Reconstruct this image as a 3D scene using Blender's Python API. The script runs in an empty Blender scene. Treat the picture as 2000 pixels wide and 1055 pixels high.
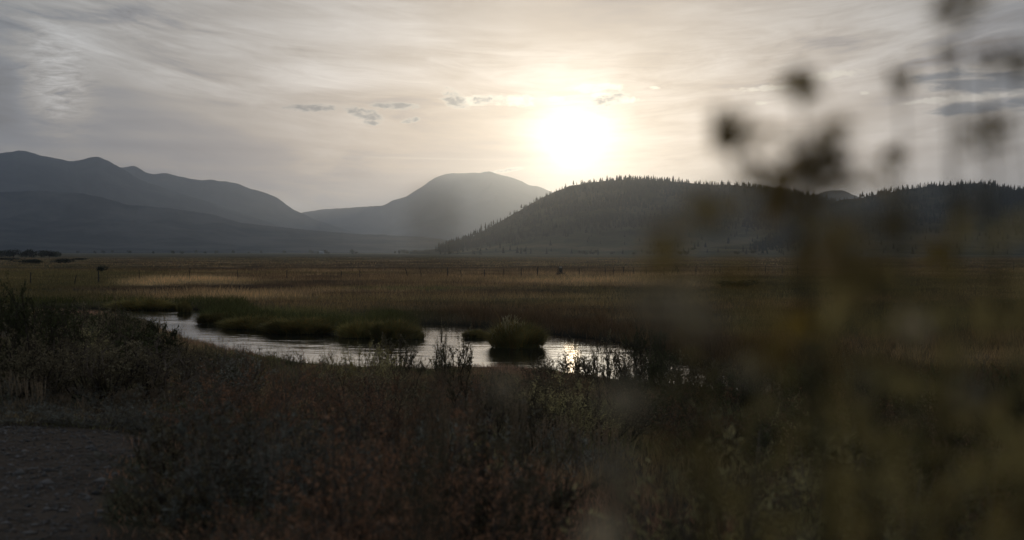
import bpy, math, random
import numpy as np
from mathutils import Vector

random.seed(7)
RNG = np.random.default_rng(7)
SC = bpy.context.scene
COL = SC.collection

# ------------------------------------------------------------------ camera frame (measurements of the photograph)
F, CX, HY, CAMZ = 2778.0, 1000.0, 492.0, 4.0      # focal length in photo pixels, centre column, horizon row, eye height above the river
def at(px, py, Y):                                # point on the sight line of a pixel, Y metres ahead
    return np.array([(px - CX) / F * Y, Y, CAMZ - (py - HY) / F * Y])
def on(px, py, z=0.0):                            # where that sight line meets height z
    Y = F * (CAMZ - z) / (py - HY)
    return np.array([(px - CX) / F * Y, Y, z])

SUN_AZ = math.atan((1117 - CX) / F)               # to the right of straight ahead
SUN_EL = math.atan((HY - 287) / F)
SUN = Vector((math.sin(SUN_AZ) * math.cos(SUN_EL), math.cos(SUN_AZ) * math.cos(SUN_EL), math.sin(SUN_EL)))

# ------------------------------------------------------------------ noise
_lat = np.random.default_rng(11).random((256, 256))
def vnoise(x, y):
    xi = np.floor(x).astype(np.int64); yi = np.floor(y).astype(np.int64)
    fx = x - xi; fy = y - yi
    fx = fx * fx * (3 - 2 * fx); fy = fy * fy * (3 - 2 * fy)
    a = _lat[xi & 255, yi & 255]; b = _lat[(xi + 1) & 255, yi & 255]
    c = _lat[xi & 255, (yi + 1) & 255]; d = _lat[(xi + 1) & 255, (yi + 1) & 255]
    return (a * (1 - fx) + b * fx) * (1 - fy) + (c * (1 - fx) + d * fx) * fy
def fbm(x, y, sx, sy=None, octv=4, seed=0):
    sy = sx if sy is None else sy
    x = np.asarray(x, float) / sx + seed * 17.3; y = np.asarray(y, float) / sy + seed * 9.1
    s = 0; a = 1; t = 0
    for o in range(octv):
        s = s + a * vnoise(x, y); t += a; a *= .5; x = x * 2.03 + 5.1; y = y * 2.03 + 3.7
    return s / t
def sstep(a, b, x):
    t = np.clip((x - a) / (b - a), 0, 1); return t * t * (3 - 2 * t)

# ------------------------------------------------------------------ mesh building
class Geo:
    def __init__(self): self.v = []; self.f3 = []; self.f4 = []; self.c = []; self.n = 0
    def add(self, v, f, col=None):
        v = np.asarray(v, float).reshape(-1, 3); f = np.asarray(f, np.int64)
        if len(v) == 0: return
        if f.shape[1] == 3: self.f3.append(f + self.n)
        else: self.f4.append(f + self.n)
        if col is None: col = np.ones(3)
        col = np.asarray(col, float)
        if col.ndim == 0: col = np.ones(3) * col
        if col.ndim == 1: col = np.tile(col, (len(v), 1))
        self.v.append(v); self.c.append(col); self.n += len(v)
    def mesh(self, name, mat, smooth=False):
        me = bpy.data.meshes.new(name)
        v = np.concatenate(self.v) if self.v else np.zeros((0, 3))
        f3 = np.concatenate(self.f3) if self.f3 else np.zeros((0, 3), np.int64)
        f4 = np.concatenate(self.f4) if self.f4 else np.zeros((0, 4), np.int64)
        me.vertices.add(len(v)); me.vertices.foreach_set('co', v.astype(np.float32).ravel())
        me.loops.add(f3.size + f4.size)
        me.loops.foreach_set('vertex_index', np.concatenate([f3.ravel(), f4.ravel()]).astype(np.int32))
        me.polygons.add(len(f3) + len(f4))
        ls = np.concatenate([np.arange(len(f3)) * 3, len(f3) * 3 + np.arange(len(f4)) * 4]).astype(np.int32)
        me.polygons.foreach_set('loop_start', ls)
        if smooth: me.polygons.foreach_set('use_smooth', np.ones(len(ls), bool))
        at_ = me.attributes.new('tint', 'FLOAT_COLOR', 'POINT')
        c = np.concatenate(self.c) if self.c else np.zeros((0, 3))
        at_.data.foreach_set('color', np.concatenate([c, np.ones((len(c), 1))], 1).astype(np.float32).ravel())
        me.update(calc_edges=True)
        if mat: me.materials.append(mat)
        return me

def blades(g, base, h, w, lean, col, jit=.25, rng=RNG, segs=2, twist=None):
    """grass blades: base (N,3), height, width, lean (N,2) horizontal tip offset, col (N,3)"""
    N = len(base)
    if N == 0: return
    h = np.broadcast_to(h, N); w = np.broadcast_to(w, N)
    a = rng.uniform(0, math.pi, N) if twist is None else twist
    d = np.stack([np.cos(a), np.sin(a), np.zeros(N)], 1) * (w[:, None] / 2)
    c = np.asarray(col) * (1 + jit * rng.uniform(-1, 1, (N, 1)))
    L3 = np.concatenate([lean, np.zeros((N, 1))], 1)
    up = np.array([0, 0, 1.0])
    if segs == 1:
        v = np.stack([base - d, base + d, base + up * h[:, None] + L3], 1)
        g.add(v, np.arange(3 * N).reshape(N, 3), np.repeat(c, 3, 0)); return
    m = base + up * (h * .6)[:, None] + L3 * .35
    tip = base + up * h[:, None] + L3
    v = np.stack([base - d, base + d, m + d * .75, m - d * .75, tip], 1)
    i = np.arange(N) * 5
    off = g.n
    g.add(v, np.stack([i, i + 1, i + 2, i + 3], 1), np.repeat(c, 5, 0))
    g.f3.append(np.stack([i + 3, i + 2, i + 4], 1) + off)

def leaves(g, p, d, L, w, col, jit=.3, rng=RNG, droop=0.0):
    """leaf shaped quads at p pointing along d"""
    N = len(p)
    if N == 0: return
    d = d / np.maximum(np.linalg.norm(d, axis=1, keepdims=True), 1e-6)
    r = rng.normal(size=(N, 3)); s = np.cross(d, r); s /= np.maximum(np.linalg.norm(s, axis=1, keepdims=True), 1e-6)
    L = np.broadcast_to(L, N)[:, None]; w = np.broadcast_to(w, N)[:, None]
    nn = np.cross(d, s)
    tip = p + d * L; tip[:, 2] -= droop * L[:, 0]
    m = p + d * L * .5 + nn * L * .08
    v = np.stack([p, m + s * w / 2, tip, m - s * w / 2], 1)
    c = np.asarray(col) * (1 + jit * rng.uniform(-1, 1, (N, 1)))
    g.add(v, np.arange(4 * N).reshape(N, 4), np.repeat(c, 4, 0))

def tubes(g, P, R, col, sides=4):
    """P (N,S,3) polylines, R (N,S) radii"""
    P = np.asarray(P, float); R = np.asarray(R, float)
    N, S, _ = P.shape
    T = np.gradient(P, axis=1); T /= np.maximum(np.linalg.norm(T, axis=2, keepdims=True), 1e-9)
    ref = np.where(np.abs(T[..., 2:3]) > .9, np.array([1.0, 0, 0]), np.array([0, 0, 1.0]))
    A = np.cross(T, ref); A /= np.linalg.norm(A, axis=2, keepdims=True); B = np.cross(T, A)
    th = np.arange(sides) / sides * 2 * math.pi
    V = P[:, :, None, :] + R[:, :, None, None] * (np.cos(th)[None, None, :, None] * A[:, :, None, :] + np.sin(th)[None, None, :, None] * B[:, :, None, :])
    idx = np.arange(N * S * sides).reshape(N, S, sides)
    a = idx[:, :-1, :]; b = np.roll(a, -1, 2); d = idx[:, 1:, :]; c = np.roll(d, -1, 2)
    col = np.asarray(col, float)
    if col.ndim == 2: col = np.repeat(col, S * sides, 0)
    off = g.n
    g.add(V.reshape(-1, 3), np.stack([a, b, c, d], -1).reshape(-1, 4), col)
    if sides == 4:
        top = idx[:, -1, :]; g.f4.append(top.reshape(-1, 4) + off)

def curve_pts(p0, p1, bow, S=6):
    t = np.linspace(0, 1, S)[:, None]
    return p0 + (p1 - p0) * t + np.asarray(bow) * (4 * t * (1 - t))

# ------------------------------------------------------------------ object helpers
def tag(o, label=None, cat=None, group=None, kind=None):
    if label: o['label'] = label
    if cat: o['category'] = cat
    if group: o['group'] = group
    if kind: o['kind'] = kind
    return o
def link(name, me, parent=None):
    o = bpy.data.objects.new(name, me); COL.objects.link(o)
    if parent is not None: o.parent = parent
    return o
def empty(name, loc=(0, 0, 0), rz=0.0):
    o = bpy.data.objects.new(name, None); o.empty_display_size = .1
    COL.objects.link(o); o.location = loc; o.rotation_euler = (0, 0, rz); return o
def copy_tree(o, parent=None):
    c = o.copy(); COL.objects.link(c)
    if parent is not None: c.parent = parent
    for ch in list(o.children): copy_tree(ch, c)
    return c

# ------------------------------------------------------------------ shader expression helper
class E:
    nt = None
    def __init__(self, s): self.s = s
    @staticmethod
    def op(kind, *a, clamp=False):
        n = E.nt.nodes.new('ShaderNodeMath'); n.operation = kind; n.use_clamp = clamp
        for i, x in enumerate(a):
            if isinstance(x, E): E.nt.links.new(x.s, n.inputs[i])
            else: n.inputs[i].default_value = float(x)
        return E(n.outputs[0])
    def __add__(s, o): return E.op('ADD', s, o)
    __radd__ = __add__
    def __sub__(s, o): return E.op('SUBTRACT', s, o)
    def __rsub__(s, o): return E.op('SUBTRACT', o, s)
    def __mul__(s, o): return E.op('MULTIPLY', s, o)
    __rmul__ = __mul__
    def __truediv__(s, o): return E.op('DIVIDE', s, o)
    def __rtruediv__(s, o): return E.op('DIVIDE', o, s)
    def pw(s, k): return E.op('POWER', s, k)
    def exp(s): return E.op('EXPONENT', s)
    def mx(s, o): return E.op('MAXIMUM', s, o)
    def mn(s, o): return E.op('MINIMUM', s, o)
    def step(s, a, b):
        n = E.nt.nodes.new('ShaderNodeMapRange'); n.interpolation_type = 'SMOOTHSTEP'
        E.nt.links.new(s.s, n.inputs[0]); n.inputs[1].default_value = a; n.inputs[2].default_value = b
        return E(n.outputs[0])
def vec(x, y, z):
    n = E.nt.nodes.new('ShaderNodeCombineXYZ')
    for i, k in enumerate((x, y, z)):
        if isinstance(k, E): E.nt.links.new(k.s, n.inputs[i])
        else: n.inputs[i].default_value = float(k)
    return n.outputs[0]
def noise(v, scale, detail=4, rough=.55, dist=0.0):
    n = E.nt.nodes.new('ShaderNodeTexNoise'); n.inputs['Scale'].default_value = scale
    n.inputs['Detail'].default_value = detail; n.inputs['Roughness'].default_value = rough; n.inputs['Distortion'].default_value = dist
    if v is not None: E.nt.links.new(v, n.inputs['Vector'])
    return E(n.outputs['Fac'])
def mixc(f, a, b, blend='MIX'):
    n = E.nt.nodes.new('ShaderNodeMix'); n.data_type = 'RGBA'; n.blend_type = blend; n.clamp_factor = True
    for k, x in ((0, f), (6, a), (7, b)):
        if isinstance(x, E): E.nt.links.new(x.s, n.inputs[k])
        elif isinstance(x, bpy.types.NodeSocket): E.nt.links.new(x, n.inputs[k])
        elif k == 0: n.inputs[0].default_value = x
        else: n.inputs[k].default_value = (*x, 1)
    return n.outputs[2]
def scalec(c, f):                    # colour * number
    n = E.nt.nodes.new('ShaderNodeVectorMath'); n.operation = 'SCALE'
    if isinstance(c, bpy.types.NodeSocket): E.nt.links.new(c, n.inputs[0])
    else: n.inputs[0].default_value = c
    if isinstance(f, E): E.nt.links.new(f.s, n.inputs[3])
    else: n.inputs[3].default_value = f
    return n.outputs[0]
def addc(a, b):
    n = E.nt.nodes.new('ShaderNodeVectorMath'); n.operation = 'ADD'
    E.nt.links.new(a, n.inputs[0]); E.nt.links.new(b, n.inputs[1]); return n.outputs[0]

def new_mat(name):
    m = bpy.data.materials.new(name); m.use_nodes = True
    nt = m.node_tree; nt.nodes.clear(); E.nt = nt
    out = nt.nodes.new('ShaderNodeOutputMaterial'); return m, nt, out
def attr(nt, name='tint'):
    n = nt.nodes.new('ShaderNodeAttribute'); n.attribute_name = name; return n.outputs['Color']
def coord(nt, which='Object'):
    return nt.nodes.new('ShaderNodeTexCoord').outputs[which]

def plant_mat(name, col, transl=.3, rough=.75, var=.35, nscale=3.0):
    """plant tissue: own colour times the vertex tint, noise and a per plant variation, partly translucent"""
    m, nt, out = new_mat(name)
    oi = nt.nodes.new('ShaderNodeObjectInfo')
    n = noise(coord(nt), nscale, 3)
    k = (n * var * 1.6 + (1 - var * .8)) * (E(oi.outputs['Random']) * .85 + .58)
    c = scalec(mixc(1.0, attr(nt), col, 'MULTIPLY'), k)
    p = nt.nodes.new('ShaderNodeBsdfPrincipled'); p.inputs['Roughness'].default_value = rough
    p.inputs['Specular IOR Level'].default_value = .15
    nt.links.new(c, p.inputs['Base Color'])
    if transl > 0:
        t = nt.nodes.new('ShaderNodeBsdfTranslucent'); nt.links.new(c, t.inputs['Color'])
        mx = nt.nodes.new('ShaderNodeMixShader'); mx.inputs[0].default_value = transl
        nt.links.new(p.outputs[0], mx.inputs[1]); nt.links.new(t.outputs[0], mx.inputs[2]); nt.links.new(mx.outputs[0], out.inputs[0])
    else: nt.links.new(p.outputs[0], out.inputs[0])
    return m

MAT = {
    'wood': plant_mat('grey_bark', (0.1400, 0.1019, 0.0720), 0, .9, .5, 8),
    'darkwood': plant_mat('dark_bark', (0.0659, 0.0461, 0.0330), 0, .9, .5, 8),
    'sage': plant_mat('sage_leaf', (.255, .235, .180), .25),
    'rabbit': plant_mat('rabbitbrush_leaf', (0.5127, 0.4223, 0.1938), .3),
    'dark': plant_mat('dark_leaf', (0.2334, 0.1815, 0.1018), .25),
    'red': plant_mat('dry_red_brush', (0.3539, 0.1810, 0.0964), .3),
    'willow': plant_mat('willow_leaf', (0.1142, 0.1124, 0.0485), .3),
    'stalk': plant_mat('seed_stalk', (0.3250, 0.2275, 0.1381), .3),
    'flower': plant_mat('yellow_flower', (.420, .300, .060), .35),
    'dryflower': plant_mat('dry_flower', (.1700, .1300, .0800), .35),
    'grass': plant_mat('grass_blade', (1.92, 1.68, 1.38), .35, var=.3, nscale=.6),
    'sedge': plant_mat('sedge_blade', (0.2126, 0.1803, 0.0607), .3, nscale=2),
    'reed': plant_mat('reed_stalk', (.42, .33, .19), .3),
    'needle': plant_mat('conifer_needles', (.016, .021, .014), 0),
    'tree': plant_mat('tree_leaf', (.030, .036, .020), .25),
    'post': plant_mat('weathered_post', (.050, .043, .037), 0, .9, .5, 6),
    'fgleaf': plant_mat('foreground_leaf', (0.3726, 0.2845, 0.1069), .6, nscale=30),
    'fgstem': plant_mat('foreground_stem', (.12, .10, .055), .3, nscale=30),
    'fgseed': plant_mat('seed_head', (.34, .24, .09), .75, nscale=60),
    'fgyellow': plant_mat('faded_petal', (0.5616, 0.3900, 0.0780), .7, nscale=60),
    'fgtan': plant_mat('dry_puff', (.74, .62, .44), .5, nscale=60),
}

# ------------------------------------------------------------------ the river and the lie of the land
FAR_PX = [(-500, 597), (-100, 600), (150, 603), (300, 603), (345, 603), (392, 605), (396, 612), (392, 619), (402, 627), (436, 636), (470, 640), (500, 643),
          (560, 648), (640, 653), (690, 659), (740, 661), (800, 662), (824, 660), (818, 650), (812, 640), (824, 633), (850, 632), (900, 635),
          (960, 639), (1060, 651), (1130, 658), (1200, 667), (1245, 678), (1290, 694), (1350, 708), (1430, 722), (1520, 738), (1700, 765), (2000, 800), (2600, 850)]
NEAR_PX = [(-500, 603), (-100, 606), (150, 612), (215, 617), (280, 628), (330, 650), (380, 670), (450, 688), (520, 700), (580, 710), (640, 716), (700, 720),
           (780, 718), (830, 724), (900, 720), (1000, 720), (1060, 724), (1130, 734), (1250, 750), (1350, 764), (1500, 768), (1700, 786), (2000, 820), (2600, 872)]
far_w = np.array([on(*p)[:2] for p in FAR_PX]); near_w = np.array([on(*p)[:2] for p in NEAR_PX])
RIVER = np.concatenate([far_w, near_w[::-1]])
near_ang = np.arctan2(near_w[:, 0], near_w[:, 1]); near_r = np.hypot(near_w[:, 0], near_w[:, 1])
o_ = np.argsort(near_ang); near_ang = near_ang[o_]; near_r = near_r[o_]

def river_sd(x, y):
    """signed distance to the water's edge, negative in the river"""
    x = np.asarray(x, float); y = np.asarray(y, float)
    d2 = np.full(x.shape, 1e18); inside = np.zeros(x.shape, bool)
    n = len(RIVER)
    for i in range(n):
        ax, ay = RIVER[i]; bx, by = RIVER[(i + 1) % n]
        ex, ey = bx - ax, by - ay
        t = np.clip(((x - ax) * ex + (y - ay) * ey) / (ex * ex + ey * ey + 1e-12), 0, 1)
        d2 = np.minimum(d2, (x - ax - t * ex) ** 2 + (y - ay - t * ey) ** 2)
        if ay != by:
            c = ((ay > y) != (by > y)) & (x < (bx - ax) * (y - ay) / (by - ay) + ax)
            inside ^= c
    d = np.sqrt(d2)
    d = d + (fbm(x, y, 1.6, octv=3, seed=4) - .5) * .8 * np.clip(d + .15, 0, .5)
    return np.where(inside, -d, d)

PT = [0, .12, .2, .3, .45, .6, .8, .93, 1.0, 1.02]
PZ = [2.62, 2.52, 2.32, 1.95, 1.42, 1.0, .50, .22, .06, .02]
def is_near(x, y):
    r = np.hypot(x, y); a = np.arctan2(x, y)
    rn = np.interp(a, near_ang, near_r)
    return (r < rn * 1.02) | (np.abs(a) > 1.2), r / rn
def ground_z(x, y, sd=None):
    x = np.asarray(x, float); y = np.asarray(y, float)
    if sd is None: sd = river_sd(x, y)
    near, t = is_near(x, y)
    behind = sstep(.9, 1.4, np.abs(np.arctan2(x, y)))
    zn = np.interp(t, PT, PZ); zn = zn * (1 - behind) + 2.6 * behind
    zn = zn + (fbm(x, y, 2.2, octv=4, seed=1) - .5) * .16 * np.clip(sd / 4, 0, 1)
    zn = np.minimum(zn, .03 + np.maximum(sd, 0) * .6 + behind * 3)
    zf = .50 * (1 - np.exp(-np.maximum(sd, 0) / .7)) + (fbm(x, y, 16, 9, octv=4, seed=2) - .5) * .30 * np.clip(sd / 5, 0, 1)
    z = np.where(near, zn, zf)
    return np.where(sd < 0, -.7 * (1 - np.exp(np.minimum(sd, 0) / .8)), z)
def gz1(x, y): return float(ground_z(np.array([x]), np.array([y]))[0])

# colours of the ground and of what grows on it, linear albedo
TAN, PALE, BROWN, DARK, GREEN, OLIVE, DIRT, RUST = [np.array(c) for c in
    ((.150, .105, .058), (.300, .220, .130), (.100, .066, .038), (.045, .031, .022), (.060, .066, .024), (.085, .075, .034), (.108, .080, .060), (.125, .070, .040))]
PATCH = [  # px, py, half width, half height, colour, strength
    (100, 545, 260, 28, OLIVE * .8, .8), (60, 575, 160, 22, OLIVE * .6, .8), (470, 607, 170, 9, GREEN, .9), (300, 596, 100, 9, GREEN * .7, .95), (620, 622, 260, 10, GREEN, .8),
    (375, 549, 115, 6, PALE, 1), (300, 555, 60, 4, PALE, .7), (500, 577, 130, 6, PALE * .85, .9), (420, 585, 90, 4, PALE * .7, .7), (330, 580, 60, 4, TAN, .8),
    (470, 561, 150, 6, DARK, .9), (640, 553, 140, 7, DARK * 1.2, .85), (250, 565, 130, 4, DARK * 1.2, .8), (700, 525, 800, 3.0, DARK * 1.1, .75), (1250, 530, 500, 2.6, DARK * 1.3, .6),
    (740, 547, 90, 5, TAN, .6), (800, 565, 110, 3.5, GREEN * 1.1, .8), (690, 575, 150, 5, DARK * 1.2, .7), (1000, 570, 140, 5, DARK * 1.2, .7), (860, 580, 260, 5, TAN, .7),
    (1150, 551, 190, 7, PALE * .9, .85), (1310, 558, 110, 5, PALE * .75, .8), (1260, 541, 60, 3, PALE * .8, .7), (1090, 538, 70, 3, PALE * .7, .7), (930, 545, 110, 5, TAN * 1.2, .7),
    (1050, 607, 350, 14, BROWN * .7, .8), (1000, 632, 400, 14, DARK, .8), (1450, 553, 60, 4, DARK, .8), (1420, 563, 90, 3, RUST, .6), (1650, 560, 350, 30, OLIVE * .6, .8),
    (1800, 620, 400, 40, OLIVE * .5, .8), (1480, 600, 130, 9, TAN * .8, .6), (650, 600, 150, 8, TAN * .9, .5), (560, 592, 120, 5, BROWN, .6), (1700, 585, 200, 5, BROWN, .6),
]
def dirt_mask(x, y):
    Y = np.maximum(y, .5); u = CX + F * x / Y; v = HY + F * (CAMZ - 2.45) / Y
    w = (fbm(x, y, 1.2, octv=3, seed=6) - .5)
    edge = np.interp(v, [840, 865, 900, 950, 1055, 1300], [235, 275, 262, 235, 195, 120]) + w * 90
    a = sstep(30, -30, u - edge) * sstep(838, 862, v + w * 40) * (y > .3)
    b = np.exp(-(((u - 150) / 110) ** 2 + ((v - 748) / 10) ** 2))
    return np.clip(np.where(y > 0.3, a, 0) + b * .9 * (y > 5), 0, 1)
def ground_col(x, y, near=None):
    Y = np.maximum(y, 1.0); u = CX + F * x / Y; v = HY + F * (CAMZ - .5) / Y
    if near is None: near = is_near(x, y)[0]
    n1 = fbm(x, y, 26, 14, octv=4, seed=8)[:, None]; n2 = fbm(x, y, 7, 4, octv=3, seed=9)[:, None]
    c = BROWN + (TAN - BROWN) * sstep(.44, .62, n1) ; c = c + (DARK - c) * sstep(.50, .64, n2) * .75; c = c + (PALE * .8 - c) * sstep(.60, .70, fbm(x, y, 15, 5, octv=4, seed=15)[:, None]) * .7
    c = c + (OLIVE - c) * sstep(.50, .64, fbm(x, y, 40, 18, seed=10)[:, None]) * .55
    du = (fbm(x, y, 9, 6, octv=3, seed=12) - .5) * 50; dv = (fbm(x, y, 5, 9, octv=3, seed=13) - .5) * 7
    for (px, py, hw, hh, pc, s) in PATCH:
        m = np.exp(-((((u + du - px) / hw) ** 2 + ((v + dv - py) / hh) ** 2)) ** 1.6)[:, None] * s
        c = c + (pc - c) * m
    far = sstep(450, 1500, np.hypot(x, y))[:, None]
    c = c * (1 - far) + (np.array([.105, .088, .058]) * (.7 + .6 * n1)) * far
    k1 = fbm(x, y, 3.5, octv=3, seed=21)[:, None]
    cn = np.array([.075, .056, .040]) + (np.array([.062, .062, .034]) - np.array([.075, .056, .040])) * sstep(.4, .6, k1)
    dm = dirt_mask(x, y)[:, None]
    cn = cn + (DIRT - cn) * dm
    return np.where(near[:, None], cn, c)

# ------------------------------------------------------------------ materials of the setting
def mat_ground():
    m, nt, out = new_mat('ground_soil')
    co = coord(nt, 'Object')
    k = noise(co, .35, 6, .65) * .9 + noise(co, 9, 5, .7) * 1.1 + .45
    c = scalec(attr(nt), k)
    p = nt.nodes.new('ShaderNodeBsdfDiffuse'); p.inputs['Roughness'].default_value = .6
    nt.links.new(c, p.inputs['Color'])
    b = nt.nodes.new('ShaderNodeBump'); b.inputs['Strength'].default_value = .9; b.inputs['Distance'].default_value = .05
    nt.links.new((noise(co, 14, 6, .7)).s, b.inputs['Height']); nt.links.new(b.outputs[0], p.inputs['Normal'])
    nt.links.new(p.outputs[0], out.inputs[0]); return m
def mat_water():
    m, nt, out = new_mat('river_water')
    co = coord(nt, 'Object')
    s = nt.nodes.new('ShaderNodeSeparateXYZ'); nt.links.new(co, s.inputs[0])
    x, y = E(s.outputs[0]), E(s.outputs[1])
    v1 = vec(x * .55, y * .9, 0); v2 = vec(x * 1.7, y * 4.4, 0)
    h = noise(v1, 1.0, 3, .5, .6) * 1.0 + noise(v2, 1.0, 3, .6, .4) * .55
    calm = noise(vec(x * .16, y * .05, 3.0), 1.0, 2).step(.35, .65)
    b = nt.nodes.new('ShaderNodeBump'); b.inputs['Distance'].default_value = .026
    nt.links.new((calm * .30 + .25).s, b.inputs['Strength']); nt.links.new(h.s, b.inputs['Height'])
    p = nt.nodes.new('ShaderNodeBsdfPrincipled'); p.inputs['Base Color'].default_value = (.012, .014, .012, 1)
    p.inputs['Roughness'].default_value = .03; p.inputs['IOR'].default_value = 1.33
    nt.links.new(b.outputs[0], p.inputs['Normal']); nt.links.new(p.outputs[0], out.inputs[0]); return m
def mat_hill(name, c1, c2, scale):
    m, nt, out = new_mat(name)
    co = coord(nt, 'Object')
    n = noise(co, scale, 8, .65).step(.36, .66)
    c = mixc(n, mixc(1.0, attr(nt), c1, 'MULTIPLY'), mixc(1.0, attr(nt), c2, 'MULTIPLY'))
    p = nt.nodes.new('ShaderNodeBsdfPrincipled'); p.inputs['Roughness'].default_value = 1; p.inputs['Specular IOR Level'].default_value = 0
    nt.links.new(c, p.inputs['Base Color']); nt.links.new(p.outputs[0], out.inputs[0]); return m
def mat_stone():
    m, nt, out = new_mat('pebble_stone')
    p = nt.nodes.new('ShaderNodeBsdfPrincipled'); p.inputs['Roughness'].default_value = .85
    nt.links.new(scalec(attr(nt), noise(coord(nt), 40, 3) * .8 + .6), p.inputs['Base Color']); nt.links.new(p.outputs[0], out.inputs[0]); return m

# ------------------------------------------------------------------ ground sheet
def build_ground():
    a = np.concatenate([np.linspace(-math.pi, -.62, 60, endpoint=False), np.linspace(-.62, -.40, 60, endpoint=False),
                        np.linspace(-.40, .40, 620, endpoint=False), np.linspace(.40, .62, 60, endpoint=False), np.linspace(.62, math.pi, 60, endpoint=False)])
    r = np.concatenate([np.geomspace(.25, 26, 150, endpoint=False), np.linspace(26, 112, 250, endpoint=False), np.geomspace(112, 26000, 150)])
    A, R = np.meshgrid(a, r); x = (R * np.sin(A)).ravel(); y = (R * np.cos(A)).ravel()
    sd = river_sd(x, y); z = ground_z(x, y, sd)
    z = np.where(R.ravel() > 2500, .5, z)
    c = ground_col(x, y)
    wet = sstep(.5, 0, sd)[:, None]; c = c * (1 - wet) + np.array([.025, .02, .014]) * wet
    nr, na = len(r), len(a)
    i = np.arange(nr * na).reshape(nr, na); j = np.roll(i, -1, 1)
    f = np.stack([i[:-1], i[1:], j[1:], j[:-1]], -1).reshape(-1, 4)
    g = Geo(); g.add(np.stack([x, y, z], 1), f, c)
    cz = gz1(0, .01); n0 = g.n; g.add([[0, 0, cz]], np.zeros((0, 3), np.int64), c[0])
    g.f3.append(np.stack([np.full(na, n0), i[0], j[0]], 1))
    o = link('ground', g.mesh('ground', mat_ground(), True)); tag(o, 'dry meadow plain and scrubby river bank reaching to the mountains', kind='structure')
build_ground()
gw = Geo()
xs = np.arange(-62, 36, .14); ys = np.concatenate([np.arange(26, 36, .3), np.arange(36, 112, .13)]); X_, Y_ = np.meshgrid(xs, ys)
sdw = river_sd(X_.ravel(), Y_.ravel()).reshape(X_.shape)
calm_ = .28 + .95 * sstep(.35, .62, fbm(X_, Y_, 14, 6, octv=3, seed=95))
zw = ((fbm(X_, Y_, .95, .42, octv=3, seed=93) - .5) * .016 + (fbm(X_ * .8 + Y_ * .5, Y_ + X_ * .2, 2.6, 1.7, octv=3, seed=94) - .5) * .022) * calm_ * sstep(.2, -1.0, sdw)
i_ = np.arange(X_.size).reshape(X_.shape); q_ = np.stack([i_[:-1, :-1], i_[:-1, 1:], i_[1:, 1:], i_[1:, :-1]], -1).reshape(-1, 4)
q_ = q_[(sdw.ravel()[q_] < 1.2).any(1)]; us_, inv_ = np.unique(q_, return_inverse=True)
gw.add(np.stack([X_.ravel(), Y_.ravel(), zw.ravel()], 1)[us_], inv_.reshape(q_.shape))
tag(link('river', gw.mesh('river', mat_water(), True)), 'still silvery river bending through the meadow', kind='structure')

# ------------------------------------------------------------------ mountains and hills
def ridge(name, pts, D0, D1, front, back, mat, label, spur=.35, rough=.10, seed=0, step=3.0, tint=None, nv=46, base=0.0, flat_foot=0.0):
    """a real ridge: crest heights measured along pts, falling to the plain in front and behind, with spurs"""
    px = np.array([p[0] for p in pts], float); py = np.array([p[1] for p in pts], float)
    u = np.arange(px[0], px[-1] + .1, step)
    yy = np.interp(u, px, py)
    k = np.array([1, 2, 3, 2, 1.0]); k /= k.sum(); yy = np.convolve(np.pad(yy, 2, mode='edge'), k, 'valid')
    yy = yy + (fbm(u, u * 0, 14, octv=4, seed=seed + 30) - .5) * 3.2
    D = np.interp(u, [px[0], px[-1]], [D0, D1])
    H = np.maximum(CAMZ - (yy - HY) / F * D, 0.3)
    t = np.concatenate([np.linspace(-1, 0, nv, endpoint=False), np.linspace(0, 1, 14)])
    T, UI = np.meshgrid(t, np.arange(len(u)), indexing='ij')
    U = u[UI]; DD = D[UI]; HH = H[UI]
    off = np.where(T < 0, T * front, T * back)
    dist = DD + off
    X = (U - CX) / F * dist; Y = dist
    prof = np.where(T < 0, (1 + T) ** 1.35, (1 - T) ** 1.2)
    if flat_foot: prof = np.where(T < 0, np.where(1 + T < flat_foot, (1 + T) / flat_foot * .10, .10 + .90 * np.maximum((1 + T - flat_foot) / (1 - flat_foot), 0) ** 1.15), prof)
    n = 1 - np.abs(2 * fbm(X, Y, front * .28, front * .55, octv=5, seed=seed) - 1)
    w = np.clip(-T * 4, 0, 1) * np.clip((1 + T) * 4, 0, 1)
    Z = HH * prof * (1 - spur * (1 - n) * w * 1.6) + HH * rough * (fbm(X, Y, front * .08, octv=4, seed=seed + 5) - .5) * w
    lim = (CAMZ + (HH - CAMZ) * dist / DD)
    Z = np.where(T < -.02, np.minimum(Z, lim - .012 * HH * np.clip(-T * 3, 0, 1)), Z)
    Z = np.where(np.abs(T) > .999, -2.0, Z) + base * 0
    c = np.ones((X.size, 3)) if tint is None else tint(X.ravel(), Y.ravel(), Z.ravel(), HH.ravel(), T.ravel())
    i = np.arange(X.size).reshape(X.shape)
    g = Geo(); g.add(np.stack([X.ravel(), Y.ravel(), Z.ravel()], 1), np.stack([i[:-1, :-1], i[:-1, 1:], i[1:, 1:], i[1:, :-1]], -1).reshape(-1, 4), c)
    o = link(name, g.mesh(name, mat, True)); tag(o, label, kind='structure')
    return dict(X=X, Y=Y, Z=Z, T=T, U=U, H=HH)

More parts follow.
